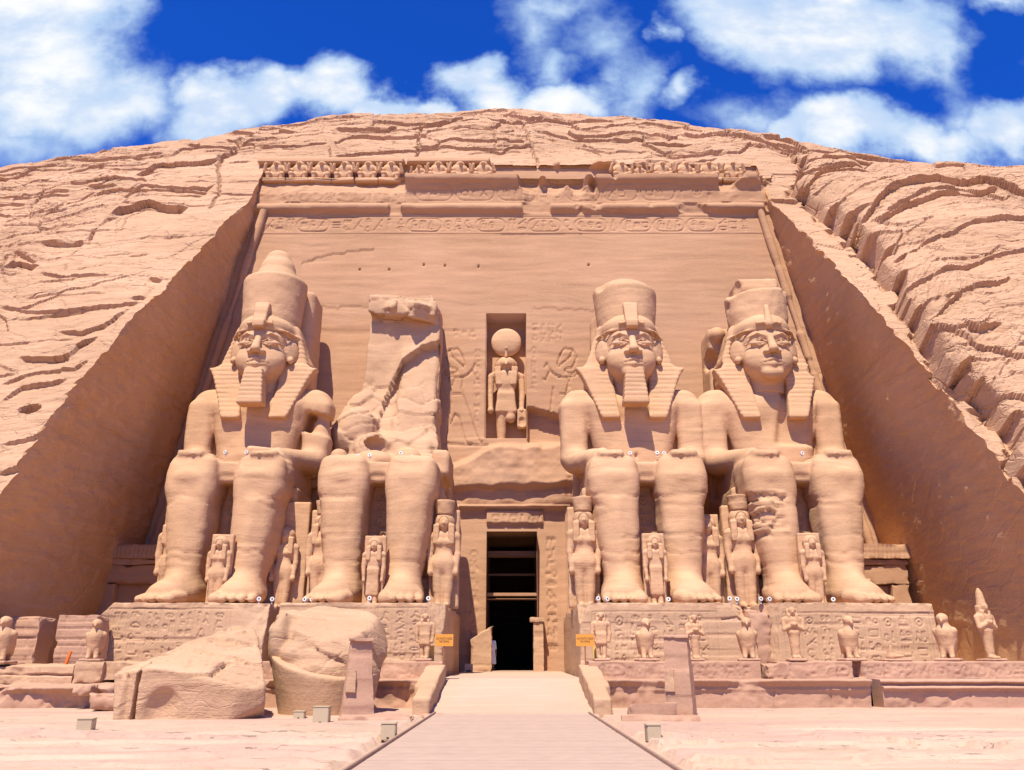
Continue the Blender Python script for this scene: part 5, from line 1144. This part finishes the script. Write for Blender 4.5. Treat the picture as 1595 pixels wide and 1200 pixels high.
for px, top, rz, sc, bz, Y, lab in ((1007, 975, 8, 1, 1.57, 31.55, 'slim falcon statue standing before the flat crowned colossus pedestal, left of the tall stele'), (1166, 975, -10, 1.02, 1.57, 31.5, 'falcon statue near the broken corner between the two right pedestals'),
        (1326, 968, 4, 1.05, 1.57, 31.5, 'falcon statue in front of the middle of the rightmost pedestal'), (1477, 965, -35, 1.12, 1.57, 31.6, 'plump falcon statue in profile beside the right end of the rightmost pedestal'),
        (145, 984, 12, .98, 1.56, 31.4, 'falcon statue on a squared block at the left, before the leftmost pedestal'), (2, 978, 0, 1.1, 1.48, 31.4, 'falcon statue cut by the left edge of the picture')):
    c = P(px, 1020, Y); t = thing('falcon_statue', lab, 'statue', (c[0], Y, bz), R(rz), FG); o = obj('body', fm, t, (0, 0, .08)); pl = obj('plinth', pm, t); t.scale = (sc, sc, sc)
c = P(1393, 1020, 31.5); t = thing('bird_fragment', 'broken remnant of a small bird statue, only its base and a stump', 'statue', (c[0], 31.5, 1.57))
v = Vol((-.6, -.4, -.05), (.6, .4, .6), .03); v.cap((-.1, .1, .1), (-.12, -.05, .45), .16, .06, .05); v.cap((-.1, 0, .1), (.3, 0, .12), .1, .05, .08); obj('body', sculpt(v, 'body', SM, .02, 911, 4, 0), t, (0, 0, .06)); obj('plinth', base_mesh(1.0, .6, .08, 912), t)
def standing(px, ztop, Y, rz, lab, seed, crown=None, arms='crossed', kilt=False, base=1.57, head=True):
    c = P(px, 1020, Y); H = P(px, ztop, Y)[2] - base; f = H / (2.75 if crown else 2.1 if head else 1.85)
    t = thing('king_statue', lab, 'statue', (c[0], Y, base), R(rz), 'small standing statues along the terrace')
    v = Vol((-.6, -.6, -.05), (.6, .5, 2.4), .03)
    if kilt:
        v.cap((-.13, .05, .1), (-.14, .02, .8), .10, .14); v.cap((.13, -.08, .1), (.14, 0, .8), .10, .14); v.box((0, -.02, .92), (.27, .19, .26), .06, .08, top=(.23, .16))
    else: v.cap((0, 0, .1), (0, .02, 1.05), .17, .24, 0, sc=(1, .85, 1)); 
    for s in (-1, 1): v.cap((s * .09, -.05, .06), (s * .1, -.28, .05), .09, .07, .06)
    v.box((0, .02, 1.35), (.24, .17, .36), .12, .12, top=(.36, .19)); v.cap((-.3, .02, 1.6), (.3, .02, 1.6), .13, .13, .08)
    for s in (-1, 1):
        if arms == 'crossed': v.cap((s * .38, .02, 1.58), (s * .4, -.08, 1.2), .11, .09, .05); v.cap((s * .4, -.08, 1.2), (-s * .08, -.24, 1.42), .09, .07, .05)
        else: v.cap((s * .38, .02, 1.58), (s * .41, .0, 1.15), .11, .09, .05); v.cap((s * .41, 0, 1.15), (s * .36, -.06, .8), .09, .07, .04)
    if head:
        v.cap((0, 0, 1.65), (0, 0, 1.85), .11, .11, .05); v.ell((0, -.04, 1.93), (.145, .16, .19)); v.ell((0, -.2, 1.92), (.03, .05, .05), .03); v.box((0, .06, 1.82), (.24, .13, .25), .08, .06); v.ell((0, -.12, 2.02), (.15, .1, .1), .05)
        for s in (-1, 1): v.box((s * .16, -.1, 1.68), (.06, .07, .16), .03, .04)
    V, F = v.net(); obj('body', mesh('body', weather(V, F, .018, seed, 4, .01) * f, F, SM), t, (0, 0, .07))
    if crown:
        k = Vol((-.35, -.35, 1.9), (.35, .4, 2.9), .03); k.cap((0, .02, 2.05), (0, .05, 2.5), .19, .13); k.ell((0, .06, 2.62), (.075, .075, .12), .08); V, F = k.net(); obj('crown', mesh('crown', weather(V, F, .01, seed + 2, 4, 0) * f, F, SM), t, (0, 0, .07))
    obj('plinth', base_mesh(.75 * f, .85 * f, .09, seed + 3), t)
standing(1543, 918, 31.7, 18, 'tall mummy shaped statue with white crown and crossed arms at the far right', 920, 'white')
standing(1240, 950, 31.5, -6, 'mummy shaped statue with crossed arms before the left end of the rightmost pedestal', 930)
standing(1084, 962, 31.7, 5, 'small standing statue just right of the tall broken stele', 940)
standing(937, 958, 31.4, 0, 'slender kilted statue beside the right yellow sign', 950, None, 'down', True)
standing(661, 960, 31.4, 0, 'slender kilted statue beside the left yellow sign', 960, None, 'down', True)

# ------------------------------------------------------------------ stelae, slabs and side chapels
def stele(px, base_y, Y, w0, w1, d, h, rz, lab, seed):
    r = ray(px, base_y); x = r[0] / r[1] * Y; t = thing('stele', lab, 'stele', (x, Y, -.03), R(rz))
    me, b = cblock((-w0 / 2, -d / 2, 0), (w0 / 2, d / 2, h), M['pink'], .045, .015, .07, seed, taper=w1 / w0, name='shaft'); obj('shaft', me, t)
    me, b = cblock((-w1 / 2 - .05, -d / 2 - .03, h - .04), (w1 / 2 + .05, d / 2 + .03, h + .05), M['pink'], .04, .015, .06, seed + 3, name='cap'); obj('cap', me, t, (0, 0, h - .06))
    me, b = cblock((-.14, -.06, 0), (.14, .04, .62), M['block'], .04, .02, .05, seed + 5, name='repair_patch'); obj('repair_patch', me, t, (-w0 * .26, -d / 2 + .02, .75))
    return t
stele(556, 1113, 25.2, .98, .60, .55, 2.2, 16, 'tapered stone stele in front of the fallen crown', 970)
stele(1061, 1108, 25.6, .82, .70, .5, 2.3, -24, 'upright broken stele with patched front right of the ramp', 980)
LS = 'low slabs at the feet of the stelae'
def slab(px0, px1, y0, y1, Y, d, lab, rz=0, seed=0, zb=-.05, group=LS):
    a = P(px0, y1, Y); b = P(px1, y0, Y); block_thing('stone_slab', lab, 'stone slab', (a[0], Y, min(zb, a[2])), (b[0], Y + d, max(b[2], zb + .1)), M['pink'], rz, group, seed=seed, chip=.14, amp=.03)
slab(978, 1055, 1096, 1115, 24.6, .5, 'low slanting wall running left from the right stele', -3, 991)
slab(972, 1092, 1116, 1136, 23.2, .9, 'long base slab below the right stele', -4, 994)
slab(1015, 1110, 1128, 1139, 22.3, .6, 'thin front slab before the right stele', -2, 997)
slab(523, 642, 1116, 1130, 23.6, 1.2, 'wide flat slab under the left stele', 3, 1001)
slab(512, 590, 1131, 1141, 22.2, .6, 'thin front slab before the left stele', 2, 1004)
slab(648, 690, 1112, 1118, 26.0, .9, 'small flat slab at the foot of the left ramp wall', 0, 1007)
def chapel(x0, x1, Y0, Y1, z1, lab, seed):
    cx = (x0 + x1) / 2; t = thing('chapel', lab, 'shrine', (cx, Y0, .9)); h = z1 - .9; w = x1 - x0
    def cpart(name, lo, hi, mat=M['wall'], **kw): me, b = cblock(lo, hi, mat, .07, name=name, **kw); o = obj(name, me, t); o.location = b
    cpart('jamb', (-w / 2, 0, 0), (-w / 2 + .95, Y1 - Y0, h - 2.0), seed=seed); cpart('jamb', (w / 2 - .95, 0, 0), (w / 2, Y1 - Y0, h - 2.0), seed=seed + 4)
    cpart('lintel', (-w / 2, -.02, h - 2.0), (w / 2, Y1 - Y0, h - 1.05), seed=seed + 8); cpart('door_slab', (-w / 2 + .9, .45, 0), (w / 2 - .9, Y1 - Y0, h - 1.98), seed=seed + 12)
    cpart('cornice', (-w / 2 - .12, -.32, h - .75), (w / 2 + .12, Y1 - Y0, h), seed=seed + 16, carve=lambda cv: [cv.line([(x, h - .7), (x, h - .1)], .03, .07) for x in np.arange(-w / 2, w / 2, .22)])
    cpart('roll', (-w / 2 - .05, -.14, h - 1.05), (w / 2 + .05, Y1 - Y0, h - .75), seed=seed + 20)
chapel(-21.3, -16.6, 43.2, 45.6, 7.35, 'small side chapel front with cornice at the left of the leftmost colossus', 1010)
chapel(17.2, 20.4, 43.2, 45.6, 7.35, 'small side chapel front at the right of the rightmost colossus in shade', 1040)
def courses(cv, x0, x1, z0, z1, seed):
    r_ = random.Random(seed); z = z0
    while z < z1:
        cv.line([(x0, z), (x1, z)], .02, .05); h = r_.uniform(.25, .4); x = x0 + r_.uniform(.1, .5)
        while x < x1: cv.line([(x, z), (x, z + h)], .018, .045); x += r_.uniform(.4, .8)
        z += h
for x0, x1, Y, sd, lab in ((-17.75, -16.25, 33.4, 1061, 'brick pier of coursed stone at the left end of the leftmost pedestal'), (-20.1, -18.9, 34.2, 1067, 'brick pier of coursed stone in front of the shaded left rock wall')):
    block_thing('stone_pier', lab, 'pier', (x0, Y, .8), (x1, Y + 1.3, 3.3), M['pink'], seed=sd, carve=lambda cv: courses(cv, x0, x1, .9, 3.3, sd), chip=.15)
block_thing('door_block', 'sloping stone block at the left jamb of the doorway', 'stone block', (-2.15, 44.7, 1.0), (-1.05, 45.9, 3.5), M['block'], seed=1071, cuts=[((-1.6, 45, 3.0), (-.55, -.1, 1))])
t = thing('door_post', 'low square stone post with projecting cap at the right jamb of the doorway', 'post', (1.35, 45.2, 1.0))
me, b = cblock((-.24, -.4, 0), (.3, .4, 2.55), M['block'], .05, .02, .08, 1075, name='shaft'); obj('shaft', me, t, b); me, b = cblock((-.42, -.5, 2.55), (.36, .5, 2.8), M['block'], .05, .02, .06, 1078, name='cap'); obj('cap', me, t, b)

# ------------------------------------------------------------------ modern things: floodlight boxes, spotlights, signs, a visitor
beige = plain('beige_painted_metal', (.46, .35, .21), .55, 0, .06); white = plain('white_enamel', (.62, .57, .50), .4, 0, .03); black = plain('black_glass', (.02, .02, .02), .15); yel = plain('yellow_orange_board', (.66, .27, .03), .55, 0, .06); dark = plain('dark_lettering', (.05, .035, .02), .7); steel = plain('brown_steel', (.30, .12, .05), .6, .3); cloth = plain('pale_blue_cotton', (.62, .68, .80), .9); skin = plain('brown_skin', (.28, .15, .09), .6); hairm = plain('black_hair', (.02, .017, .015), .7)
orange = plain('orange_paint', (.75, .17, .02), .6)
BXG = 'beige floodlight boxes on the ground'
for px, py, w, h, lab in ((132, 1143, .40, .30, 'beige floodlight box alone on the bare rock at the left'), (466, 1122, .37, .22, 'low beige box at the foot of the fallen crown'), (500, 1129, .50, .42, 'largest beige floodlight box in front of the fallen crown'), (605, 1154, .37, .32, 'beige floodlight box before the left slab, close to the boardwalk'), (1018, 1157, .34, .32, 'beige floodlight box right of the boardwalk before the stele slabs')):
    r = ray(px, py); t_ = -EYE / r[2]; w *= .8; t = thing('floodlight_box', lab, 'lamp box', (r[0] * t_, r[1] * t_, .0), R((px % 7) * 3 - 8), BXG)
    obj('case', boxmesh('case', (-w / 2, -.15, .02), (w / 2, .2, h), beige, .012), t); obj('lid', boxmesh('lid', (-w / 2 - .012, -.162, h - .0), (w / 2 + .012, .212, h + .025), beige, .008), t)
    obj('grille', boxmesh('grille', (-w * .08, -.158, .05), (w * .08, -.148, .08), black, .002), t)
t = thing('floodlight_box', 'pale box with dark slot standing on the terrace left of the doorway', 'lamp box', (-2.15, 43.2, 1.02)); obj('case', boxmesh('case', (-.2, -.15, 0), (.2, .15, .45), beige, .012), t); obj('slot', boxmesh('slot', (-.1, -.16, .08), (.12, -.145, .16), black, .003), t)
def disc(name, r0, r1, y0, y1, mat, n=20):
    V = []; a = np.linspace(0, 2 * math.pi, n + 1)[:-1]
    for r, y in ((r0, y0), (r1, y1)): V += [(r * math.cos(k), y, r * math.sin(k)) for k in a]
    F = [[i, (i + 1) % n, n + (i + 1) % n, n + i] for i in range(n)] + [list(range(n))[::-1], list(range(n, 2 * n))]
    return mesh(name, V, F, mat, False)
hm, lm_, bm_ = disc('housing', .09, .07, -.09, .09, white), disc('lens', .035, .035, -.098, -.089, black), boxmesh('bracket', (-.03, -.02, -.2), (.03, .04, -.08), white, .004)
SPG = 'small white spotlights on the colossi and pedestals'
SPOTS = [(351, 715, 38.6, 'lap'), (384, 714, 38.6, 'lap'), (558, 709, 39.3, 'lap'), (576, 711, 39.2, 'lap'), (624, 713, 38.8, 'lap'), (641, 708, 39.5, 'lap'), (982, 707, 38.8, 'lap'), (1024, 709, 38.7, 'lap'), (1034, 707, 38.8, 'lap'), (1249, 708, 38.8, 'lap'),
         (404, 930, 35.6, 'ped'), (424, 931, 35.7, 'ped'), (476, 931, 35.8, 'ped'), (487, 931, 35.9, 'ped'), (576, 934, 35.2, 'ped'), (667, 938, 35.3, 'ped'), (931, 936, 35.3, 'ped'), (945, 933, 35.6, 'ped'), (1041, 928, 35.8, 'ped'), (1136, 932, 35.4, 'ped'), (1147, 932, 35.6, 'ped'), (1184, 931, 35.5, 'ped'), (1197, 931, 35.6, 'ped'), (1297, 927, 35.8, 'ped')]
HOME = ['leftmost colossus', 'leftmost colossus', 'broken colossus', 'broken colossus', 'broken colossus', 'broken colossus', 'flat crowned colossus', 'flat crowned colossus', 'flat crowned colossus', 'rightmost colossus', 'leftmost colossus', 'leftmost colossus', 'broken colossus', 'broken colossus', 'broken colossus', 'broken colossus'] + ['flat crowned colossus'] * 5 + ['rightmost colossus'] * 3
SLAB = ['left spotlight on the lap of the leftmost colossus', 'right spotlight on the lap of the leftmost colossus', 'leftmost spotlight on the lap of the broken colossus', 'second spotlight from the left on the lap of the broken colossus', 'third spotlight from the left on the lap of the broken colossus', 'rightmost spotlight on the lap of the broken colossus',
        'spotlight near the right hand thigh gap, left one on the lap of the flat crowned colossus', 'middle spotlight of three on the lap of the flat crowned colossus', 'right spotlight of three on the lap of the flat crowned colossus', 'single spotlight on the lap of the rightmost colossus',
        'spotlight touching the right foot edge of the leftmost colossus', 'spotlight standing on the pedestal right of the foot of the leftmost colossus', 'left one of two spotlights above the fallen crown', 'right one of two spotlights above the fallen crown', 'spotlight between the feet of the broken colossus', 'spotlight at the right corner of the pedestal of the broken colossus',
        'spotlight at the left corner of the pedestal nearest the right yellow sign', 'spotlight left of the feet of the flat crowned colossus', 'spotlight between the feet of the flat crowned colossus', 'left one of two spotlights right of the flat crowned colossus feet', 'right one of two spotlights right of the flat crowned colossus feet',
        'left one of two spotlights left of the rightmost colossus feet', 'right one of two spotlights left of the rightmost colossus feet', 'spotlight between the feet of the rightmost colossus']
sp0 = None
for i, (px, py, Y, kind) in enumerate(SPOTS):
    c = P(px, py, Y); z = (10.95 if kind == 'lap' else ZP) + .17
    if sp0 is None:
        sp0 = thing('spotlight', '', 'spotlight', (c[0], Y, z)); obj('housing', hm, sp0); obj('lens', lm_, sp0); obj('bracket', bm_, sp0); o = sp0
    else: o = dup(sp0, (c[0], Y, z))
    o.rotation_euler = (R(-12), 0, R((i * 47) % 40 - 20)); o['label'] = 'white ' + SLAB[i] if len(SLAB[i].split()) < 15 else 'white spotlight at the left, one of three on the lap of the flat crowned colossus'; o['group'] = SPG
def text_mesh(body, size, mat, name='lettering'):
    cu = bpy.data.curves.new(name, 'FONT'); cu.body = body; cu.size = size; cu.align_x = 'CENTER'; cu.extrude = .002; cu.space_line = .95
    o = bpy.data.objects.new(name, cu); C.objects.link(o); bpy.context.view_layer.update()
    me = bpy.data.meshes.new_from_object(o.evaluated_get(bpy.context.evaluated_depsgraph_get())); bpy.data.objects.remove(o); bpy.data.curves.remove(cu)
    me.name = name; me.materials.clear(); me.materials.append(mat); return me
tm = text_mesh('NO PHOTO INSIDE\nTHE TEMPLE', .088, dark)
for px, lab in ((692, 'yellow sign on a thin post left of the ramp top'), (911, 'yellow sign on a thin post right of the ramp top')):
    Y = 31.3; c = P(px, 997, Y); t = thing('warning_sign', lab, 'sign', (c[0], Y, 1.5), 0, 'yellow warning signs')
    obj('post', boxmesh('post', (-.022, -.015, -.3), (.022, .02, .95), steel, .004), t); b = obj('board', boxmesh('board', (-.33, -.04, .58), (.33, -.018, 1.0), yel, .004), t)
    m = obj('lettering', tm, b); m.location = (0, -.043, .81); m.rotation_euler = (R(90), 0, 0); m.scale = (.78, 1.25, 1)
for px, lab in ((671, 'narrow yellow board standing behind the statue by the left sign'), (929, 'narrow yellow board behind the statue by the right sign')):
    c = P(px, 1015, 32.0); tag(obj('yellow_board', boxmesh('yellow_board', (-.13, -.02, 0), (.13, .02, .55), plain('dull_yellow', (.62, .42, .10), .7), .006), None, (c[0], 32.0, 1.57)), lab, 'board')
c = P(97, 1045, 32.6); t = thing('orange_marker', 'narrow orange post leaning beside the stone pier at the left', 'marker', (c[0], 32.6, 1.0)); t.rotation_euler = (0, R(12), 0); obj('post', boxmesh('post', (-.05, -.05, 0), (.05, .05, .95), orange, .01), t); obj('foot', boxmesh('foot', (-.2, -.15, 0), (.2, .15, .06), orange, .01), t)

def person(loc, lab):
    t = thing('person', lab, 'person', loc, R(25))
    v = Vol((-.4, -.35, -.02), (.4, .35, 1.85), .022)
    for s in (-1, 1):
        v.cap((s * .09, 0, .08), (s * .10, 0, .85), .055, .085, .0); v.cap((s * .09, 0, .05), (s * .11, -.16, .04), .05, .04, .04)
        v.cap((s * .19, .01, 1.40), (s * .24, .01, 1.1), .052, .045, .03); v.cap((s * .24, .01, 1.1), (s * .23, -.10, .84), .042, .032, .02)
        for k in range(5): v.cap((s * .23, -.10, .80), (s * (.215 + .008 * k), -.085 - .02 * k, .70 + .012 * abs(k - 2)), .018, .012, .008)
    v.box((0, 0, 1.15), (.15, .10, .30), .08, .06, top=(.19, .11)); v.cap((0, .01, 1.42), (0, 0, 1.55), .055, .055, .03); v.ell((0, -.01, 1.64), (.078, .098, .115), .02); v.ell((0, -.11, 1.63), (.014, .022, .02), .012)
    for s in (-1, 1): v.ell((s * .08, .0, 1.635), (.014, .022, .032), .01); v.ell((s * .03, -.10, 1.66), (.014, .01, .008), .004)
    v.ell((0, -.10, 1.585), (.025, .012, .008), .006)
    obj('body', sculpt(v, 'body', skin, 0, 1, 1, 0), t)
    w = Vol((-.4, -.3, .2), (.4, .3, 1.6), .022); w.box((0, 0, .80), (.25, .17, .52), .06, .1, top=(.16, .12)); w.box((0, 0, 1.25), (.17, .125, .24), .08, .1, top=(.21, .13))
    for s in (-1, 1): w.cap((s * .19, .01, 1.41), (s * .245, .01, 1.08), .07, .07, .03)
    w.cap((0, 0, 1.5), (0, 0, 1.7), .06, .06, .02, cut=True); obj('robe', sculpt(w, 'robe', cloth, .012, 2, 9, 0), t)
    h = Vol((-.15, -.15, 1.5), (.15, .18, 1.85), .015); h.ell((0, .015, 1.665), (.088, .105, .115)); h.ell((0, -.07, 1.61), (.07, .08, .10), .01, cut=True); obj('hair', sculpt(h, 'hair', hairm, .004, 3, 20, 0), t)
c = P(769, 1040, 46.1); person((c[0] - .14, 46.1, 1.17), 'visitor in a pale robe standing just inside the left jamb of the doorway')
S.cycles.max_bounces = 8; S.cycles.diffuse_bounces = 6
